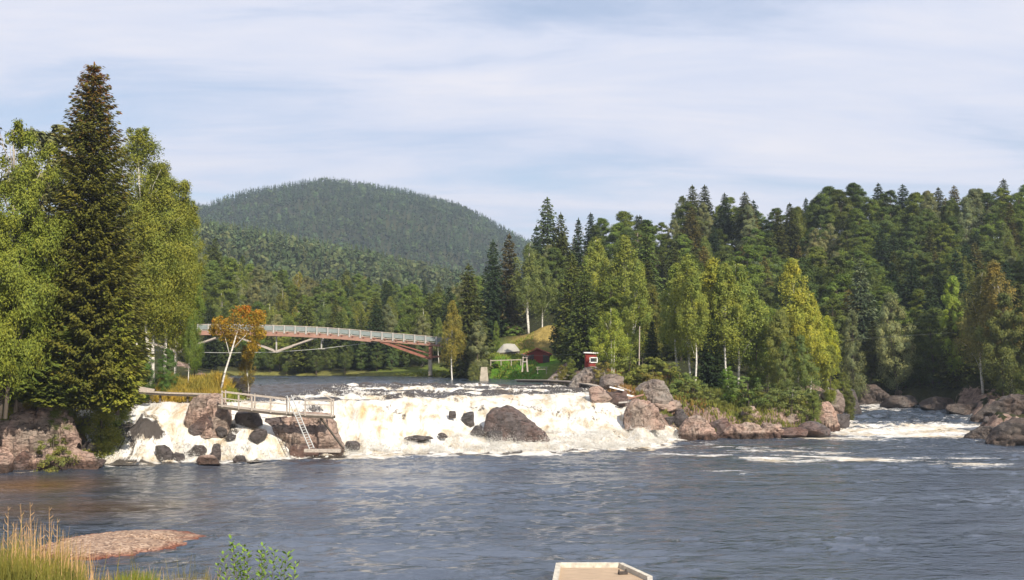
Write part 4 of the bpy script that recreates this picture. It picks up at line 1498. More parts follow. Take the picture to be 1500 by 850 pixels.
MB().bar(ra, rb_, 0.07, 0.07).build('side_rail', M['metal'], la, lo)
MB().bar(rc1, rd, 0.07, 0.07).build('side_rail', M['metal'], la, lo)
for k in range(15):
    q = 0.33 + 0.65 * k / 14
    MB().bar(ra + (rb_ - ra) * q, rc1 + (rd - rc1) * q, 0.05, 0.05).build('rung', M['metal'], la, lo)
o = MB().bar(pt(446, 660, 94.2), pt(499, 660.5, 94.2), 0.5, 0.26).build('timber_beam', M['wood_grey'])
tag(o, 'thick squared timber lying at the waterline under the ladder', 'beam')

# plank walks on the left
pw = empty('plank_walk', P(250, 577, 102.5), 'long thin plank walk crossing above the left fall', 'walkway')
po = np.array(pw.location)
mb = MB()
pp = [P(160, 568.5, 102.5), P(200, 573, 102.5), P(250, 576, 102.5), P(322, 578, 102.5)]
for a, b in zip(pp[:-1], pp[1:]):
    mb.bar(a, b, 0.9, 0.12)
mb.build('planks', M['wood_grey'], pw, po)
mb = MB()
for a, b in zip(pp[:-1], pp[1:]):
    mb.bar(a - [0, 0.3, 0.15], b - [0, 0.3, 0.15], 0.14, 0.2)
mb.build('bearer', M['wood_dark'], pw, po)
for px in (196, 235, 275, 312):
    q = P(px, 577, 102.5)
    MB().bar(q, q - [0, 0, 1.7], 0.14, 0.14).build('post', M['wood_dark'], pw, po)
o = MB().bar(P(170, 563, 100), P(226, 573, 100.5), 0.35, 0.35).build('timber_log', M['wood_grey'])
tag(o, 'pale grey log resting at the left end of the plank walk', 'log')

# boardwalk right of the falls
bw = empty('boardwalk', P(800, 560, 150), 'brown boardwalk on short posts running along the right rim of the falls', 'walkway')
wo = np.array(bw.location)
wp = [P(758, 556.5, 154), P(800, 557, 148), P(835, 559, 143), P(862, 563, 138), P(890, 569, 131), P(934, 578, 127)]
mb = MB()
for a, b in zip(wp[:-1], wp[1:]):
    mb.bar(a, b, 0.9, 0.12)
mb.build('planks', M['wood_grey'], bw, wo)
mb = MB()
for a, b in zip(wp[:-1], wp[1:]):
    mb.bar(a - [0, 0.4, 0.2], b - [0, 0.4, 0.2], 0.14, 0.25)
mb.build('bearer', M['wood_dark'], bw, wo)
for px, py, D in [(802, 558, 147.5), (810, 558, 146.5), (818, 558.5, 145.5), (827, 559, 144), (838, 560, 142.5), (850, 562, 140)]:
    q = P(px, py, D)
    MB().bar(q, q - [0, 0, 1.6], 0.16, 0.16).build('post', M['wood_grey'], bw, wo)
for i, (a, b, D, w, mt, lb) in enumerate([((893, 567), (914, 572), 122, 0.3, 'white', 'bleached plank lying on the rocks at the right rim'),
                                          ((915, 578), (929, 581), 123.5, 0.35, 'white', 'short white board stuck between the rocks of the right rim'),
                                          ((906, 590), (919, 589), 121.5, 0.3, 'post_pale', 'pale board just above the foam at the right rim'),
                                          ((905, 566), (942, 580), 126.5, 0.35, 'wood_grey', 'brown driftwood log below the large grey boulder'),
                                          ((920, 584), (943, 578), 123, 0.3, 'wood_pink', 'reddish plank pointing up beside the driftwood log')]):
    o = MB().bar(P(*a, D), P(*b, D), 0.4, w * 0.5).build('driftwood_plank', M[mt])
    tag(o, lb, 'plank')

# ------------------------------------------------------------------ meadow buildings
def house_box(px_l, px_r, base, D):
    return P(px_l, base, D), P(px_r, base, D)


# red shed with gable towards the river
SD = 181.0
sh = empty('red_shed', P(788, 532, SD), 'small red gabled shed on the lawn below the dry slope', 'shed')
so = np.array(sh.location)
zb = P(788, 534, SD)[2]
gl, gr = PX(770, SD), PX(805, SD)
eave, apex = P(0, 519, SD)[2], P(0, 511, SD)[2]
gm = (gl + gr) / 2 - 0.1
dep = 4.5
MB().prism([(gl, SD, zb - .8), (gr, SD, zb - .8), (gr, SD, eave), (gm, SD, apex - 0.05), (gl, SD, eave)], (0, 0, 0), (0, dep, 0)).build('walls', M['red_paint'], sh, so)
for sx, ex in ((gl - 0.55, gm), (gr + 0.45, gm)):
    ez = eave - 0.12
    MB().prism([(sx, SD - .5, ez), (ex, SD - .5, apex), (ex, SD - .5, apex + 0.16), (sx, SD - .5, ez + 0.16)], (0, 0, 0), (0, dep + 1, 0)).build('roof_slope', M['roof_red'], sh, so)
MB().prism([(gl + .05, SD - .12, zb), (gl + 1.35, SD - .12, zb), (gl + 1.35, SD - .12, eave - 0.0), (gl + .05, SD - .12, eave - .25)], (0, 0, 0), (0, 0.1, 0)).build('shade_sheet', M['dark_boards'], sh, so)  # dark sheet that draws the shade on the left of the gable front
MB().prism([(gr - 1.1, SD - .1, zb), (gr - .1, SD - .1, zb), (gr - .1, SD - .1, eave - .3), (gr - 1.1, SD - .1, eave - 0.1)], (0, 0, 0), (0, 0.08, 0)).build('dark_panel', M['dark_boards'], sh, so)
MB().bar((gl - .1, SD - .1, zb - .1), (gr + .1, SD - .1, zb - .1), 0.3, 0.4).build('foundation', M['concrete'], sh, so)

# little red hut with white window
HD = 147.0
hu = empty('red_hut', P(864, 541, HD), 'tiny red hut with flat white roof edge and white window above the rocks', 'hut')
ho = np.array(hu.location)
x0_, x1_ = PX(857.5, HD), PX(874, HD)
z0_, z1_ = P(0, 548, HD)[2], P(0, 518, HD)[2]
MB().prism([(x0_, HD, z0_), (x1_, HD, z0_), (x1_, HD, z1_), (x0_, HD, z1_)], (0, 0, 0), (0, 1.8, 0)).build('walls', M['red_paint'], hu, ho)
MB().prism([(x0_ - .2, HD - .25, z1_ + .05), (x1_ + .2, HD - .25, z1_ - .02), (x1_ + .2, HD - .25, z1_ + .14), (x0_ - .2, HD - .25, z1_ + .2)], (0, 0, 0), (0, 2.3, 0)).build('roof', M['white'], hu, ho)
wx0, wx1, wz0, wz1 = PX(864, HD), PX(874.5, HD), P(0, 531, HD)[2], P(0, 524, HD)[2]
mb = MB()
for a, b in (((wx0, wz0), (wx1, wz0)), ((wx0, wz1), (wx1, wz1)), ((wx0, wz0 - .05), (wx0, wz1 + .05)), ((wx1, wz0 - .05), (wx1, wz1 + .05))):
    mb.bar((a[0], HD - .05, a[1]), (b[0], HD - .05, b[1]), 0.13, 0.13, up=(0, 1, 0))
wf = mb.build('window', M['white'], hu, ho)
gp = MB().prism([(wx0, HD - .015, wz0), (wx1, HD - .015, wz0), (wx1, HD - .015, wz1), (wx0, HD - .015, wz1)], (0, 0, 0), (0, 0.012, 0)).build('pane', M['glass'], wf, ho)
dr = MB().prism([(x0_ + .08, HD - .03, z0_ + .3), (x0_ + .5, HD - .03, z0_ + .3), (x0_ + .5, HD - .03, z1_ - .35), (x0_ + .08, HD - .03, z1_ - .35)], (0, 0, 0), (0, 0.03, 0)).build('door', M['red_paint'], hu, ho)

# pale tarpaulin tent / covered stack
TD = 189.0
tb = empty('tarpaulin_cover', P(744, 516, TD), 'pale tarpaulin-covered low mound at the top of the green lawn', 'cover')
to = np.array(tb.location)
a0, a1, a2, a3 = P(728, 516, TD), P(738, 502.5, TD), P(754, 503.5, TD), P(761, 512, TD)
mb = MB()
n = 13
prof = [(727, 515.8), (730, 512), (734, 507.5), (737.5, 504), (742, 503.2), (748, 503.4), (754, 504), (757, 507.5), (759, 510), (761, 513)]
V, Fq = [], []
for j, (yo, k) in enumerate([(-.05, 0.0), (0, 0.22), (1.0, 0.62), (2.0, 1.0), (2.3, 1.0), (3.3, 0.6), (3.6, 0)]):
    for (a, b) in prof:
        q = P(a, b, TD)
        zb_ = P(a, 517.5, TD)[2]
        V.append((q[0], TD + yo, zb_ - .6 + (q[2] - zb_ + .6) * k))
m_ = len(prof)
for j in range(6):
    for i in range(m_ - 1):
        Fq.append((j * m_ + i, j * m_ + i + 1, (j + 1) * m_ + i + 1, (j + 1) * m_ + i))
mb.add(V, Fq)
mb.build('tarpaulin', M['tarp'], tb, to, False)
MB().bar(P(727, 517, TD) - [0, .2, .2], P(762, 514, TD) - [0, .2, .2], 0.3, 0.3).build('base_log', M['wood_dark'], tb, to)

# lookout stand, rail fence, bench, picnic table, concrete block
ts = empty('wooden_stand', P(769, 541, 170), 'pale four-legged wooden stand with a little roof in front of the red shed', 'stand')
tso = np.array(ts.location)
for px, dy in ((765.5, 0), (772.5, 0), (766.5, 1.0), (771.5, 1.0)):
    a, b = P(px - (1 if px < 769 else -1), 543, 170), P(769 + (px - 769) * .7, 522, 170)
    MB().bar(a + [0, dy, -0.2], b + [0, dy, 0], 0.14, 0.14).build('leg', M['wood_grey'], ts, tso)
a, b = P(765, 524, 170), P(773, 524, 170)
MB().bar(a + [0, .5, 0], b + [0, .5, 0], 1.3, 0.1).build('platform', M['wood_grey'], ts, tso)
a, b = P(765.5, 530, 170), P(772.5, 530, 170)
MB().bar(a + [0, -.05, 0], b + [0, -.05, 0], 0.08, 0.12).build('crossbar', M['post_pale'], ts, tso)
a, b = P(763.5, 519, 170), P(774, 522, 170)
MB().bar(a + [0, .5, 0], b + [0, .5, 0], 1.5, 0.22).build('roof', M['dark_boards'], ts, tso)
rf = empty('rail_fence', P(740, 530, 180), 'low pale rail fence across the lawn left of the shed', 'fence')
rfo = np.array(rf.location)
MB().bar(P(718, 528.5, 180), P(764, 527, 180), 0.08, 0.14).build('rail', M['wood_grey'], rf, rfo)
for px in (719, 734, 749, 763):
    q = P(px, 527.6, 180)
    MB().bar(q + [0, .06, .08], q + [0, .06, -0.9], 0.12, 0.12).build('post', M['wood_grey'], rf, rfo)
pi = empty('picnic_table', P(794, 541, 168), 'low wooden picnic table on the grass near the river', 'table')
pio = np.array(pi.location)
q = P(794, 538, 168)
MB().bar(q - [0.9, 0, 0], q + [0.9, 0, 0], 0.8, 0.07).build('tabletop', M['wood_grey'], pi, pio)
for s_ in (-.75, .75):
    MB().bar(q + [0, s_, -.3] - [0.9, 0, 0], q + [0.9, s_, -.3], 0.28, 0.06).build('bench_seat', M['wood_grey'], pi, pio)
    MB().bar(q + [s_ * .9, -.8, -.36], q + [s_ * .9, .8, -.36], 0.08, 0.1).bar(q + [s_ * .9, 0, -0.04], q + [s_ * .9, 0, -1.0], 0.1, 0.5).build('trestle', M['wood_grey'], pi, pio)
cbk = MB()
q = P(709, 555, 172)
hw = P(714.5, 555, 172)[0] - q[0]
tz = P(709, 538, 172)[2]
V = []
for zz, k in ((q[2] - 1, 1.25), (q[2] + .1, 1.1), (tz - .1, 0.85), (tz, 0.8)):
    for i, j in ((-1, -1), (1, -1), (1, 1), (-1, 1)):
        V.append((q[0] + i * hw * k, 172.6 + j * .55 * k, zz))
Fq = [(3, 2, 1, 0), (12, 13, 14, 15)]
for l_ in range(3):
    for i in range(4):
        j = (i + 1) % 4
        Fq.append((l_ * 4 + i, l_ * 4 + j, l_ * 4 + 4 + j, l_ * 4 + 4 + i))
cbk.add(V, Fq)
o = cbk.build('concrete_pillar', M['concrete'])
tag(o, 'stubby tapered stone pillar standing at the river edge before the lawn', 'pillar')
# pole and wire
o = MB().tube([P(936, 545, 142), P(937, 478, 142)], [0.09, 0.07], 8).build('thin_pole', M['wood_grey'])
tag(o, 'thin pale pole rising from the shrubs right of the hut', 'pole')
wpts = []
for px, py, D in [(776, 521, 168), (820, 520, 158), (858, 518.5, 147), (937, 518, 142), (1080, 515, 150), (1240, 498, 157), (1370, 489, 160), (1560, 476, 163)]:
    wpts.append(P(px, py, D))
o = MB().tube(wpts, [0.009] * len(wpts), 5).build('overhead_wire', M['wire'])
tag(o, 'thin wire strung from the stand past the hut to the right bank', 'wire')

# dock at the bottom
DZ = 0.55
dkx = empty('floating_dock', W(880, 846, DZ), 'sand-coloured dock corner with raised pale rim at the bottom edge', 'dock')
do = np.array(dkx.location)
pts = [W(818, 831, DZ), W(909, 831, DZ), W(952, 851, DZ), W(954, 905, DZ), W(804, 905, DZ)]
base_ = [(q[0], q[1], DZ - .5) for q in pts]
MB().prism(base_, (0, 0, 0), (0, 0, 0.5)).build('deck', M['dock_sand'], dkx, do)
for i in range(len(pts)):
    a, b = pts[i], pts[(i + 1) % len(pts)]
    if i == 3:
        continue
    dv = unit(b - a)
    MB().bar(a + dv * .0 + [0, 0, .07], b - dv * .0 + [0, 0, .07], 0.2, 0.22).build('rim', M['dock_rim'], dkx, do)
q = W(906, 842, DZ)
MB().bar(q + [0, 0, .06], q + [.35, .1, .06], .16, .1).bar(q + [.02, 0, .05], q + [.02, 0, .2], .06, .06).bar(q + [.3, .08, .05], q + [.3, .08, .2], .06, .06).build('cleat', M['dark_boards'], dkx, do)

# ------------------------------------------------------------------ trees behind and right of the falls, placed by eye
T_ = [
    # key, px, top, D, colour, wide, base row or None, kind, label
    ('birch0', 662, 440, 176, (0.15, 0.14, 0.03), 1.0, 'birch_tree', 'yellowing birch at the right end of the big bridge'),
    ('spruce1', 686, 387, 186, GREEN_SPRUCE, 1.15, 'spruce_tree', 'pointed spruce standing alone right of the bridge end'),
    ('leafy2', 700, 470, 178, GREY, 0.9, 'willow_tree', 'greyish willow right of the bridge end'),
    ('leafy0', 728, 470, 198, LEAF, 0.6, 'leafy_tree', 'light green small tree left of the tarpaulin cover'),
    ('spruce0', 722, 352, 206, DARK_SPRUCE, 1.0, 'spruce_tree', 'dark narrow spruce, left of a taller dark pair'),
    ('spruce1', 746, 343, 208, (0.05, 0.045, 0.02), 1.0, 'spruce_tree', 'dark brownish spruce beside the tall birch above the meadow'),
    ('birch4', 776, 352, 204, (0.095, 0.125, 0.04), 1.25, 'birch_tree', 'tall birch with two white stems above the dry slope'),
    ('birch1', 796, 372, 206, (0.09, 0.12, 0.035), 1.05, 'birch_tree', 'birch leaning beside the tall twin-stemmed one'),
    ('spruce3', 802, 290, 226, (0.055, 0.08, 0.035), 1.0, 'spruce_tree', 'highest pointed spruce left of the right forest skyline'),
    ('spruce0', 822, 312, 224, GREEN_SPRUCE, 1.0, 'spruce_tree', 'spruce just right of the highest pointed one'),
    ('spruce2', 786, 330, 224, DARK_SPRUCE, 1.0, 'spruce_tree', 'dark spruce just left of the highest pointed one'),
    ('spruce4', 848, 320, 222, DARK_SPRUCE, 0.9, 'spruce_tree', 'dark slim spruce standing free above the birches'),
    ('spruce3', 838, 372, 172, (0.060, 0.078, 0.016), 0.95, 'spruce_tree', 'big olive spruce right behind the red shed'),
    ('spruce1', 822, 430, 186, DARK_SPRUCE, 1.1, 'spruce_tree', 'low dark spruce against the right side of the shed'),
    ('spruce3', 856, 395, 162, (0.045, 0.065, 0.016), 1.2, 'spruce_tree', 'broad spruce between shed and hut'),
    ('birch1', 872, 345, 178, BIRCH, 1.1, 'birch_tree', 'light tall birch behind the little hut'),
    ('birch2', 912, 345, 172, BIRCH, 1.2, 'birch_tree', 'bright slender birch on the hill side of the hut'),
    ('birch3', 922, 385, 158, BIRCH, 1.1, 'birch_tree', 'bright birch behind the thin pole'),
    ('birch4', 898, 448, 140, (0.17, 0.22, 0.04), 1.25, 'birch_tree', 'small bright birch with twin white stems by the hut'),
    ('spruce1', 948, 330, 190, (0.05, 0.08, 0.02), 1.0, 'spruce_tree', 'dark green spruce behind the bright slender birches'),
    ('leafy2', 955, 415, 162, OLIVE, 0.85, 'leafy_tree', 'olive leafy tree between the birch groups'),
    ('spruce4', 955, 470, 150, DARK_SPRUCE, 1.5, 'spruce_tree', 'dark young spruce between the birch groups'),
    # island birches
    ('birch0', 990, 385, 146, BIRCH, 1.2, 'birch_tree', 'leftmost birch of the island grove'),
    ('birch1', 1010, 372, 141, BIRCH, 1.1, 'birch_tree', 'tall island birch with bare white lower trunk'),
    ('birch2', 1018, 395, 137, BIRCH, 1.0, 'birch_tree', 'island birch with the whitest lower trunk'),
    ('birch2', 1048, 378, 143, BIRCH_Y, 1.2, 'birch_tree', 'yellower birch in the middle of the island grove'),
    ('birch0', 1063, 385, 138, BIRCH, 1.1, 'birch_tree', 'island birch with a split white trunk'),
    ('birch1', 1084, 380, 140, (0.125, 0.165, 0.035), 1.25, 'birch_tree', 'full-crowned birch right of the split white trunk'),
    ('spruce1', 1042, 450, 139, DARK_SPRUCE, 1.2, 'spruce_tree', 'small dark spruce hidden among the island birches'),
    ('leafy2', 1108, 440, 141, (0.09, 0.13, 0.035), 0.8, 'leafy_tree', 'green leafy tree right of the island birches'),
    ('leafy0', 1140, 455, 137, (0.10, 0.125, 0.035), 0.8, 'leafy_tree', 'olive leafy tree before the yellow birch'),
    ('birch3', 1166, 378, 142, BIRCH_Y, 1.0, 'birch_tree', 'tall yellow-green birch on the right half of the island'),
    ('birch1', 1186, 425, 140, (0.19, 0.22, 0.035), 0.95, 'birch_tree', 'bright yellow-green birch near the island point'),
    ('leafy1', 1178, 490, 135, (0.085, 0.12, 0.035), 0.75, 'leafy_tree', 'dark lower tree at the front of the island point'),
    ('birch0', 1212, 462, 142, (0.20, 0.24, 0.03), 0.95, 'birch_tree', 'sunlit lime birch at the island point'),
    ('leafy0', 1150, 500, 133, (0.08, 0.11, 0.035), 0.7, 'leafy_tree', 'low bushy tree over the reddish slabs'),
    ('leafy2', 1215, 505, 140, (0.12, 0.15, 0.03), 0.7, 'leafy_tree', 'low bushy tree above the stacked pinkish rock'),
]
for key, px, top, D, col, wd, nm, lb in T_:
    tree_px(key, px, top, D, jit(col, 0.06), nm, lb, wide=wd)
for px, top, D, w, c, lb in [(748, 472, 206, 1.6, (0.09, 0.14, 0.03), 'bright bush at the top of the dry slope'),
                             (692, 530, 172, 1.6, (0.10, 0.12, 0.04), 'weedy bush left of the stone pillar'), (820, 533, 152, 1.3, (0.13, 0.13, 0.03), 'yellowish bush left of the hut'),
                             (832, 523, 154, 1.3, (0.10, 0.13, 0.03), 'green bush between shed and hut'), (880, 530, 139, 1.1, (0.14, 0.13, 0.035), 'rusty bush at the foot of the small birch'),
                             (918, 520, 136, 1.4, (0.12, 0.14, 0.03), 'olive bush left of the thin pole'), (946, 522, 134, 1.4, (0.11, 0.13, 0.03), 'olive bush behind the large grey boulder'),
                             (975, 528, 133, 1.5, (0.11, 0.13, 0.03), 'wide bush above the flat brown rock'), (1000, 545, 130, 1.3, (0.09, 0.12, 0.03), 'bush at the left foot of the island birches'),
                             (1018, 560, 128, 1.3, (0.10, 0.12, 0.035), 'greyish bush above the big brown boulder'), (1040, 572, 127, 1.2, (0.11, 0.13, 0.035), 'low bush in the grass right of the big brown boulder'),
                             (1072, 535, 131, 1.4, (0.09, 0.17, 0.03), 'vivid green bush under the split white trunk'), (1092, 550, 130, 1.3, (0.08, 0.12, 0.03), 'dark bush right of the vivid green one'),
                             (1122, 560, 129, 1.3, (0.09, 0.12, 0.035), 'bush over the middle of the island bank'), (1160, 565, 128.5, 1.4, (0.09, 0.115, 0.035), 'shaggy bush over the brown slab'),
                             (1190, 570, 130, 1.3, (0.09, 0.12, 0.03), 'bush at the foot of the bright birch'), (1236, 545, 150, 1.4, (0.10, 0.12, 0.03), 'bush hanging over the right rapids'),
                             (1242, 572, 148, 1.2, (0.07, 0.09, 0.03), 'dark bush at the rapids rock'), (1060, 585, 126, 1.2, (0.10, 0.12, 0.03), 'small bush close to the reddish slabs'),
                             (1095, 590, 125.5, 1.1, (0.12, 0.12, 0.035), 'tiny bush between pale rocks of the island bank'), (955, 540, 131, 1.3, (0.13, 0.12, 0.03), 'brownish shrub on the large grey boulder')]:
    tree_px('bush%d' % random.randrange(4), px, top, D, jit(c, .08), 'leafy_bush', lb, wide=w, cat='shrub')

# ------------------------------------------------------------------ forests of individual trees
SKIP = {12,20,23,28,30,31,39,40,41,42,51,52,53,54,55,56,57,67,72,81,95,104,110,112,116,117,118,119,121,123,125,126,129,130,131,132,133,134,135,136,141,147,148,150,151,152,154,157,165,166,167,168,169,183,184,185,186,202,203,204,221,222,223,232,242,243,261,262,263,264,266,275,280,281,282,283,284,286,289,291,292,293,295,296,297,298,299,300,301,302,303,304,305,306,307,314,315,316,324,325,326,330,336,337,338,347,348,349,350,358,360,361,362,372,373,374,375,376,377,378,381,384,385,387,388,390,391,392,393,400,402,404,405,406,407,408,409,419,420,421,422,423,424,425,426,436,437,438,439,440,441,442,443,450,452,455,456,457,458,459,460,472,473,474,475,476,477,478,479,488,489,490,491,492,493,494,495,504,506,507,508,509,510,511,512,513,521,522,524,525,526,527,528,529,530,531,532,533,542,543,544,545,546,547,548,549,550,552,554,556,558,560,561,562,563,564,565,566,567,568,570,575,577,579,580,581,582,583,584,585,586,587,588,589,590,591,592,594,596,598,599,600,601,602,603,604,605,606,607,608,609,610,611,612,613,614,615,616,617,618}
cnt = [0]


def forest(zn, pts, heights, choose, clear=lambda x, y: True):
    for x, y in pts:
        px, py = proj(x, y, H(x, y) + 8)
        key, col, wd, nm = choose(x, y, px)
        hh = random.uniform(*heights) * (1.06 if key.startswith('spruce') else 0.92)
        j = jit(col)
        rt = random.uniform(0, 6.28)
        if not (-60 < px < 1560) or sdf([x], [y])[0] < 2 or not clear(x, y):
            continue
        cnt[0] += 1
        if cnt[0] in SKIP and 5 < px < 1495:
            continue
        o = plant(key, x, y, hh, j, nm, wd, rot=rt)
        o['_id'] = cnt[0]
        zone(zn, o, nm)


def scatter(x0, x1, y0, y1, s, seed):
    rg = np.random.default_rng(seed)
    out = []
    yy = y0
    k = 0
    while yy < y1:
        xx = x0 + (s / 2 if k % 2 else 0)
        while xx < x1:
            out.append((xx + rg.uniform(-.42, .42) * s, yy + rg.uniform(-.42, .42) * s))
            xx += s
        yy += s * 0.9
        k += 1
    return out


def pick(opts):
    r = random.random() * sum(o[0] for o in opts)
    for o in opts:
        r -= o[0]
        if r <= 0:
            return o[1:]
    return opts[-1][1:]


def right_choice(x, y, px):
    n = float(noise(x / 14, y / 14, 0, 5))
    sp = 0.5 + n
    k, c, w, nm = pick([(0.9 * sp, 'spruce', GREEN_SPRUCE, 1.35, 'spruce_tree'), (0.45 * sp, 'spruce', DARK_SPRUCE, 1.3, 'spruce_tree'), (0.2, 'spruce', (0.085, 0.08, 0.022), 1.3, 'spruce_tree'),
                        (0.8 - .4 * n, 'leafy', LEAF_DARK, 1.35, 'leafy_tree'), (0.6 - .2 * n, 'leafy', LEAF, 1.4, 'leafy_tree'), (0.25, 'leafy', GREY, 0.9, 'leafy_tree'),
                        (0.15, 'birch', (0.09, 0.12, 0.03), 1.2, 'birch_tree'), (0.06, 'snag', BROWN, 1.2, 'bare_tree')])
    return k + str(random.randrange(2 if k == 'snag' else 5)), c, w, nm


def right_clear(x, y):
    if x < 12 + (y - 205) * 0.1 and y < 214:
        return False
    if y < 190 and x < 44:
        return x > 14 and y > 165
    return True


random.seed(99)
forest('right hill forest', scatter(8, 140, 166, 278, 6.3, 3), (10.5, 15), right_choice, right_clear)


def left_choice(x, y, px):
    k, c, w, nm = pick([(0.5, 'spruce', (0.058, 0.078, 0.018), 1.3, 'spruce_tree'), (0.15, 'spruce', DARK_SPRUCE, 1.25, 'spruce_tree'),
                        (0.7, 'leafy', (0.085, 0.125, 0.024), 1.3, 'leafy_tree'), (0.35, 'leafy', GREY, 1.0, 'leafy_tree'), (0.5, 'birch', (0.10, 0.135, 0.035), 1.15, 'birch_tree'),
                        (0.15, 'birch', (0.14, 0.15, 0.03), 1.1, 'birch_tree')])
    return k + str(random.randrange(5)), c, w, nm


def left_clear(x, y):
    if x > -6:
        return y > 236
    px, _ = proj(x, y, 8)
    return sdf([x], [y])[0] > (2 if x < -26 else 5) and px > 150


random.seed(98)
forest('beyond the big bridge', scatter(-125, 12, 208, 318, 6.6, 4), (9, 13), left_choice, left_clear)


# left bank background trees behind the grove
def lb_choice(x, y, px):
    k, c, w, nm = pick([(1, 'leafy', LEAF, 1.0, 'leafy_tree'), (1, 'birch', (0.12, 0.15, 0.03), 1.2, 'birch_tree'), (0.4, 'spruce', GREEN_SPRUCE, 1.1, 'spruce_tree')])
    return k + str(random.randrange(5)), c, w, nm


random.seed(97)
forest('behind the left grove', scatter(-100, -45, 108, 160, 9.5, 6), (9, 14), lb_choice)

# labels by rank along the picture
ORD = ['first', 'second', 'third', 'fourth', 'fifth', 'sixth', 'seventh', 'eighth', 'ninth', 'tenth', 'eleventh', 'twelfth', 'thirteenth', 'fourteenth', 'fifteenth',
       'sixteenth', 'seventeenth', 'eighteenth', 'nineteenth', 'twentieth']
ROWN = ['lowest', 'second lowest', 'third lowest', 'middle', 'upper middle', 'third highest', 'second highest', 'highest']
KINDW = {'spruce_tree': 'pointed spruce', 'leafy_tree': 'round-crowned leafy tree', 'birch_tree': 'light airy birch', 'bare_tree': 'sparse brown tree'}
for (zn, nm), L_ in ZONES.items():
    L_.sort(key=lambda o: o.location.y)
    rows = max(1, min(8, int(math.ceil(len(L_) / 12))))
    per = int(math.ceil(len(L_) / rows))
    for r_ in range(rows):
        row = L_[r_ * per:(r_ + 1) * per]
        row.sort(key=lambda o: proj(*o.location)[0])
        rn = ['nearest', 'farthest'][r_] if rows == 2 else ('' if rows == 1 else ('nearest' if r_ == 0 else ('farthest' if r_ == rows - 1 else ORD[r_] + ' nearest')))
        for i, o in enumerate(row):
            o['label'] = f"{KINDW[nm]}, {ORD[min(i, 19)]} from left, " + (f"{rn} row, " if rn else '') + zn
            o['category'] = 'tree'
            o['group'] = f"{KINDW[nm]}s {zn}".replace('spruces', 'spruces').replace('birchs', 'birches')


k = 0
for px in range(376, 640, 22):
    D = 214 - (px - 376) * 0.05 + random.uniform(-2, 2)
    if px > 560:
        D = 206
    o = tree_px('leafy%d' % (k % 5), px, random.uniform(492, 512), D, jit((0.055, 0.085, 0.028)), 'leafy_tree', None, wide=1.1, group='low trees on the shore under the bridge')
    o['label'] = f"low shore tree under the bridge, {ORD[k]} from the left"
    o['category'] = 'tree'
    k += 1
# dense shrubs along foot of the right forest
k = 0
for px, top, D, w in [(1255, 520, 176, 1.8), (1290, 528, 178, 2.0), (1325, 535, 180, 1.8), (1360, 512, 178, 2.0), (1395, 530, 172, 2.0), (1430, 510, 166, 2.0), (1462, 505, 162, 1.8), (1495, 500, 158, 2.0),
                      (1275, 545, 175, 1.8), (1345, 555, 175, 1.6), (1415, 552, 166, 1.8), (1475, 545, 156, 1.8)]:
    o = tree_px('bush%d' % (k % 4), px, top, D, jit((0.055, 0.075, 0.02)), 'dark_bush', None, wide=w, cat='shrub', group='dark bushes along the foot of the right forest')
    o['label'] = f"dark bush, {ORD[k]} of the row under the right forest" if k < 8 else f"low dark bush nearest the rocks, {ORD[k-8]} from left"
    o['category'] = 'shrub'
    k += 1
for px, top, D, key, c, w, lb in [(1308, 428, 172, 'leafy1', (0.13, 0.155, 0.075), 0.75, 'silvery willow leaning over the head of the right rapids'), (1246, 455, 168, 'leafy3', (0.085, 0.105, 0.05), 0.6, 'small greyish tree right of the island point'),
                                  (1398, 405, 168, 'leafy2', (0.13, 0.19, 0.03), 0.6, 'lime green tree at the foot of the right slope'), (1440, 395, 160, 'birch4', (0.12, 0.125, 0.04), 1.2, 'olive birch with pale leaning stems near the right edge'),
                                  (1482, 380, 156, 'birch3', (0.125, 0.115, 0.035), 1.2, 'brownish birch at the right edge of the picture'), (1465, 430, 152, 'leafy4', (0.08, 0.10, 0.03), 0.8, 'olive low tree above the dark rock bank'),
                                  (1500, 440, 150, 'leafy3', (0.07, 0.09, 0.025), 0.8, 'dark low tree cut by the right edge'), (1262, 380, 186, 'spruce1', (0.06, 0.085, 0.05), 1.0, 'blue-green spruce above the head of the rapids')]:
    tree_px(key, px, top, D, c, {'l': 'leafy_tree', 'b': 'birch_tree', 's': 'spruce_tree'}[key[0]], lb, wide=w)


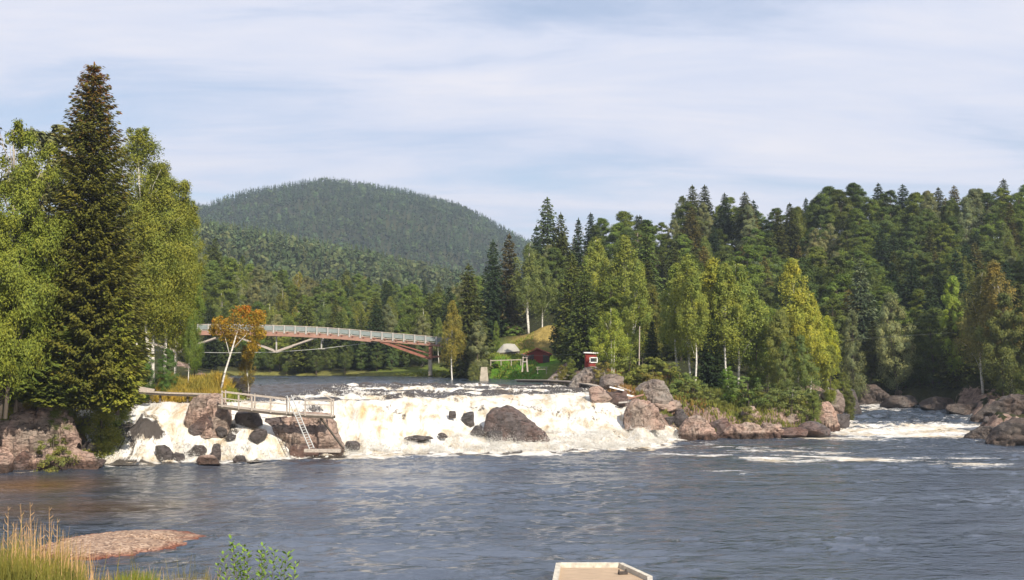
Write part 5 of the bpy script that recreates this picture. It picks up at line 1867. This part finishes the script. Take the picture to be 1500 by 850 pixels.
# ------------------------------------------------------------------ far forests as stuff
def far_forest(name, label, pts, hr, cols, seed, clampx):
    rg = np.random.default_rng(seed)
    pts = np.array(pts)
    zs = height(pts[:, 0], pts[:, 1])
    px, py = proj(pts[:, 0], pts[:, 1], zs)
    ok = (px > clampx[0]) & (px < clampx[1])
    pts, zs = pts[ok], zs[ok]
    n = len(pts)
    tn = fbm(pts[:, 0] / 70, pts[:, 1] / 70, 0, 3, seed)
    VV, FF, CC = [], [], []
    k = 0
    for i in range(n):
        x, y = pts[i]
        con = rg.random() < 0.78 + 0.4 * tn[i]
        h = rg.uniform(*hr) * (1.1 if con else 0.85)
        c = np.array(cols[0] if con else cols[1]) * rg.uniform(0.65, 1.35) * (1 + 0.3 * tn[i])
        c[0] *= rg.uniform(0.85, 1.2)
        if con:
            r = h * rg.uniform(0.15, 0.22)
            m_ = 16
            t = np.sort(rg.random(m_))
            a = rg.uniform(0, 6.28, m_)
            rad = r * (1 - t) * rg.uniform(0.7, 1.15, m_)
            Cc = np.stack([x + np.cos(a) * rad * .5, y + np.sin(a) * rad * .5, zs[i] + h * (0.12 + 0.82 * t)], 1)
            A = np.stack([np.cos(a), np.sin(a), np.full(m_, -0.7)], 1) * (rad * .6 + .25)[:, None]
            B = np.stack([-np.sin(a), np.cos(a), rg.uniform(-.4, .4, m_)], 1) * (rad * .6 + .25)[:, None]
            V1 = np.stack([Cc - A, Cc - B, Cc + A, Cc + B], 1).reshape(-1, 3)
            V2 = np.array([(x - .3, y, zs[i] + h * .75), (x, y - .3, zs[i] + h * .75), (x + .3, y, zs[i] + h * .75), (x, y, zs[i] + h)])
            V1 = np.vstack([V1, V2])
        else:
            r = h * rg.uniform(0.22, 0.30)
            m_ = 22
            dv = unit(rg.normal(size=(m_, 3)))
            Cc = np.array([x, y, zs[i] + h * .58]) + dv * np.array([r, r, h * .4])
            nr = unit(dv + rg.normal(0, .5, (m_, 3)))
            A = unit(np.cross(nr, rg.normal(size=(m_, 3)))) * r * .5
            B = np.cross(nr, unit(A)) * r * .5
            V1 = np.stack([Cc - A, Cc - B, Cc + A, Cc + B], 1).reshape(-1, 3)
        VV.append(V1)
        CC.append(np.tile(c, (len(V1), 1)))
        FF.append(np.arange(len(V1)).reshape(-1, 4) + k)
        k += len(V1)
    o = link(name, mesh(name, np.vstack(VV), np.vstack(FF), False, {'tint': np.vstack(CC)}), M['far'])
    tag(o, label, 'forest', kind='stuff')
    return o


m, t = newmat('far_foliage')
at = t.n('ShaderNodeAttribute', attribute_name='tint')
d_ = t.bsdf(at.outputs['Color'], 0.8, spec=0.1)
tr = t.n('ShaderNodeBsdfTranslucent')
t.l(at.outputs['Color'], tr.inputs['Color'])
mx = t.n('ShaderNodeMixShader')
mx.inputs[0].default_value = 0.2
t.l(d_, mx.inputs[1])
t.l(tr.outputs[0], mx.inputs[2])
t.out(mx.outputs[0])
M['far'] = m
far_forest('hill_forest', 'bluish forest covering the big round hill', scatter(-720, 260, 1000, 1630, 7.4, 21), (9, 14), [(0.035, 0.060, 0.028), (0.065, 0.10, 0.038)], 22, (150, 900))
far_forest('ridge_forest', 'paler forest on the lower ridge before the big hill', scatter(-330, 120, 350, 725, 5.6, 23), (8, 12.5), [(0.072, 0.100, 0.040), (0.10, 0.13, 0.048)], 24, (170, 860))

# ------------------------------------------------------------------ foreground plants on the near bank
def blades_px(name, label, px0, px1, D0, D1, n, topf, color, width, seed, mat='grassblade', lean=0.12, cat='grass', kind='stuff', stalk=False):
    rg = np.random.default_rng(seed)
    D = rg.uniform(D0, D1, n)
    px = rg.uniform(px0, px1, n)
    x = (px - 750) / F * D
    z = height(x, D)
    top = topf(px, rg)
    zt = CAMZ - (top - 520) / F * D
    h = np.maximum(0.15, zt - z)
    C0 = np.stack([x, D, z - .05], 1)
    tip = C0 + np.stack([rg.normal(0, lean, n) * h, rg.normal(0, lean, n) * h, h], 1)
    sd = unit(np.stack([rg.normal(size=n), rg.normal(size=n) * .4, np.zeros(n)], 1)) * width
    mid = C0 * .45 + tip * .55 + np.array([0, 0, 0.05]) * h[:, None] - (tip - C0) * [[.08, .08, 0]]
    V = np.stack([C0 - sd, C0 + sd, mid + sd * 0.8, mid - sd * .8, tip + sd * .15, tip - sd * .15], 1).reshape(-1, 3)
    i = np.arange(n)[:, None] * 6
    Fq = np.vstack([i + [0, 1, 2, 3], i + [3, 2, 4, 5]])
    o = link(name, mesh(name, V, Fq), M[mat])
    o.color = (*color, 1)
    tag(o, label, cat, kind=kind)
    return o


blades_px('grass', 'yellow-green grass on the near bank at the bottom left corner', -60, 125, 12.5, 16, 4200, lambda p, g: 800 + np.abs(p - 20) * 0.22 + g.exponential(14, len(p)) - g.exponential(9, len(p)), (0.14, 0.135, 0.032), 0.006, 61)
blades_px('grass', 'dry straw-coloured grass stalks at the bottom left corner', -20, 150, 13, 16, 260, lambda p, g: 745 + np.abs(p - 60) * 0.45 + g.exponential(35, len(p)), (0.36, 0.24, 0.10), 0.006, 62, mat='dry', lean=0.06)
blades_px('grass', 'green tuft of grass left of the leafy shrub at the bottom', 170, 255, 12.5, 14.5, 1600, lambda p, g: 822 + np.abs(p - 208) * 0.55 + g.exponential(10, len(p)), (0.11, 0.14, 0.022), 0.006, 63)
blades_px('grass', 'thin mixed grass along the bottom edge between tuft and shrub', 90, 335, 12.5, 14.5, 1500, lambda p, g: 842 + 6 * np.sin(p / 17) + g.exponential(9, len(p)) - g.exponential(7, len(p)), (0.13, 0.12, 0.03), 0.006, 64)
blades_px('grass', 'short reddish-brown withered stalks along the bottom edge', 60, 330, 12.5, 14.8, 130, lambda p, g: 822 + g.exponential(14, len(p)), (0.2, 0.12, 0.05), 0.006, 65, mat='dry', lean=0.16)
# stalks with side twigs (dead weeds)
kk = 0
for px, top, D in [(12, 742, 14), (30, 738, 14.5), (44, 736, 13.6), (72, 742, 14.2), (84, 760, 13.4), (20, 765, 13.2), (100, 800, 13.5), (60, 772, 13)]:
    base = P(px - random.uniform(-6, 6), 870, D)
    b0 = np.array([base[0], D, H(base[0], D)])
    tp = P(px, top, D)
    mb = MB()
    mb.tube([b0, b0 * .5 + tp * .5 + [random.uniform(-.03, .03), 0, 0], tp], [0.008, 0.006, 0.002], 5)
    for q in np.linspace(0.3, 0.95, 11):
        a = b0 + (tp - b0) * q
        s_ = random.choice((-1, 1))
        ln = 0.16 * (1.2 - q)
        mb.tube([a, a + [s_ * ln * .6, random.uniform(-.05, .05), ln * .7], a + [s_ * ln * .8, 0, ln * 1.5]], [0.004, 0.003, 0.001], 4)
    o = mb.build('dry_weed', M['dry'])
    tag(o, f"tall dry brown weed stalk, {ORD[kk]} counted from left in the corner", 'plant', 'dry weed stalks in the bottom left corner')
    o['_px'] = px
    kk += 1
ws = sorted([o for o in COL.objects if o.name.startswith('dry_weed')], key=lambda o: o['_px'])
for i, o in enumerate(ws):
    o['label'] = f"tall dry brown weed stalk, {ORD[i]} from the left in the bottom left corner"

# leafy shrub at the bottom
SHD = 11.5
srt = P(375, 870, SHD)
shr = empty('leafy_shrub', (srt[0], SHD, H(srt[0], SHD)), 'young shrub with glossy green leaves at the bottom edge', 'shrub')
sro = np.array(shr.location)
Cc, Aa, Bb = [], [], []
rg = np.random.default_rng(77)
mb = MB()
for px, top, lx in [(338, 792, -6), (345, 800, -2), (330, 808, -8), (360, 800, 0), (366, 806, 2), (352, 812, 0), (388, 798, 4), (395, 803, 3), (404, 806, 6), (420, 812, 9), (432, 828, 12), (412, 822, 8), (322, 828, -8), (378, 815, 2)]:
    q = P(px, top, SHD)
    b0 = np.array([srt[0] + (px - 375) / F * SHD * .45, SHD + rg.uniform(-.15, .15), sro[2] - .05])
    q = q + [0, rg.uniform(-.15, .15), 0]
    pts = [b0 + (q - b0) * k + [0.02 * math.sin(k * 5 + px), 0, 0] for k in (0, .35, .7, 1)]
    mb.tube(pts, [0.008, 0.006, 0.004, 0.0015], 5)
    L0 = np.linalg.norm(q - b0)
    nl = int(60)
    for i in range(nl):
        k = 0.35 + 0.67 * i / nl
        a = b0 + (q - b0) * min(k, 1)
        ang = i * 2.4 + px
        dv = np.array([math.cos(ang), math.sin(ang), 0.55 + 0.3 * rg.random()])
        dv /= np.linalg.norm(dv)
        s_ = 0.034 * rg.uniform(.75, 1.2)
        Cc.append(a + dv * s_ * 1.3)
        Aa.append(dv * s_)
        sd = np.cross(dv, [0, 0, 1]) + rg.normal(0, .25, 3)
        sd /= np.linalg.norm(sd)
        Bb.append(sd * s_ * .52)
V, Fq = cards(np.array(Cc) - sro, np.array(Aa), np.array(Bb))
lf = link('leaves', mesh('leaves', V, Fq), M['leaf'], shr)
lf.color = (0.11, 0.19, 0.03, 1)
mb.build('stem', M['bark'], shr, sro)
# pale stone at the bottom edge and weeds
rock_px(238, 318, 846, 872, 13, 'rock_grey', 0.5, 'pale flat stone at the bottom edge left of the shrub')

# ------------------------------------------------------------------ world, sun, haze
w = bpy.data.worlds.new('World')
SC.world = w
w.use_nodes = True
nt = NT(w)
SUN_EL, SUN_AZ = R(36), R(150)      # azimuth clockwise from +Y (the view direction)
sky = nt.n('ShaderNodeTexSky')
sky.sky_type = 'NISHITA'
sky.sun_disc = False
sky.sun_elevation = SUN_EL
sky.sun_rotation = SUN_AZ
sky.altitude = 200
sky.air_density = 1.0
sky.dust_density = 1.2
tc = nt.n('ShaderNodeTexCoord')
sep = nt.n('ShaderNodeSeparateXYZ')
nt.l(tc.outputs['Generated'], sep.inputs[0])
zc = nt.math('ADD', nt.math('MAXIMUM', sep.outputs['Z'], 0.0), 0.16)
cmb = nt.n('ShaderNodeCombineXYZ')
nt.l(nt.math('DIVIDE', sep.outputs['X'], zc), cmb.inputs[0])
nt.l(nt.math('DIVIDE', sep.outputs['Y'], zc), cmb.inputs[1])
cv = nt.mapping(cmb.outputs[0], (0.75, 2.1, 1), (0, 0, 0.06))
c1 = nt.noise(cv, 1.35, 8, 0.60, 0.45)
c2 = nt.noise(cv, 0.32, 3, 0.5)
cm_ = nt.math('ADD', nt.math('MULTIPLY', c1, 0.75), nt.math('MULTIPLY', c2, 0.6))
mask = nt.ramp(cm_, [(0.50, 0.45), (0.68, 0.97)])
ccol = nt.ramp(c1, [(0.33, (4.7, 5.25, 6.7)), (0.5, (5.6, 5.9, 7.0)), (0.68, (6.7, 6.6, 7.15))])
skyc = nt.mix(mask, sky.outputs[0], ccol)
bg = nt.n('ShaderNodeBackground')
nt.l(skyc, bg.inputs['Color'])
bg.inputs['Strength'].default_value = 0.09
wo_ = nt.n('ShaderNodeOutputWorld')
nt.l(bg.outputs[0], wo_.inputs['Surface'])

sd = bpy.data.lights.new('sun', 'SUN')
sd.energy = 5.0
sd.angle = R(0.6)
sd.color = (1.0, 0.91, 0.78)
so_ = bpy.data.objects.new('sun', sd)
COL.objects.link(so_)
dirv = Vector((math.sin(SUN_AZ) * math.cos(SUN_EL), math.cos(SUN_AZ) * math.cos(SUN_EL), math.sin(SUN_EL)))
so_.rotation_euler = dirv.to_track_quat('Z', 'Y').to_euler()
so_.location = dirv * 300

m = bpy.data.materials.new('haze')
m.use_nodes = True
t = NT(m)
pv = t.n('ShaderNodeVolumePrincipled')
pv.inputs['Color'].default_value = (0.72, 0.85, 1.0, 1)
pv.inputs['Density'].default_value = 0.00020
pv.inputs['Anisotropy'].default_value = 0.2
oo = t.n('ShaderNodeOutputMaterial')
t.l(pv.outputs[0], oo.inputs['Volume'])
zmax = float(max(GZ.max(), 60)) + 22
zmin = float(GZ.min()) - 1
HZ = MB().bar((0, -320, (zmin + zmax) / 2), (0, 9100, (zmin + zmax) / 2), 12200, zmax - zmin).build('haze', m)
HZ['kind'] = 'stuff'
HZ['label'] = 'thin blue summer haze over the whole valley'

SC.view_settings.view_transform = 'Standard'
SC.view_settings.look = 'None'
SC.view_settings.exposure = 0.6
SC.view_settings.gamma = 1
SC.render.engine = 'CYCLES'
SC.cycles.max_bounces = 6
SC.cycles.diffuse_bounces = 3
SC.cycles.glossy_bounces = 3
SC.cycles.transmission_bounces = 3
SC.cycles.volume_bounces = 0
SC.cycles.use_denoising = True
SC.cycles.sample_clamp_indirect = 6
print('objects', len(COL.objects), 'forest', cnt[0])
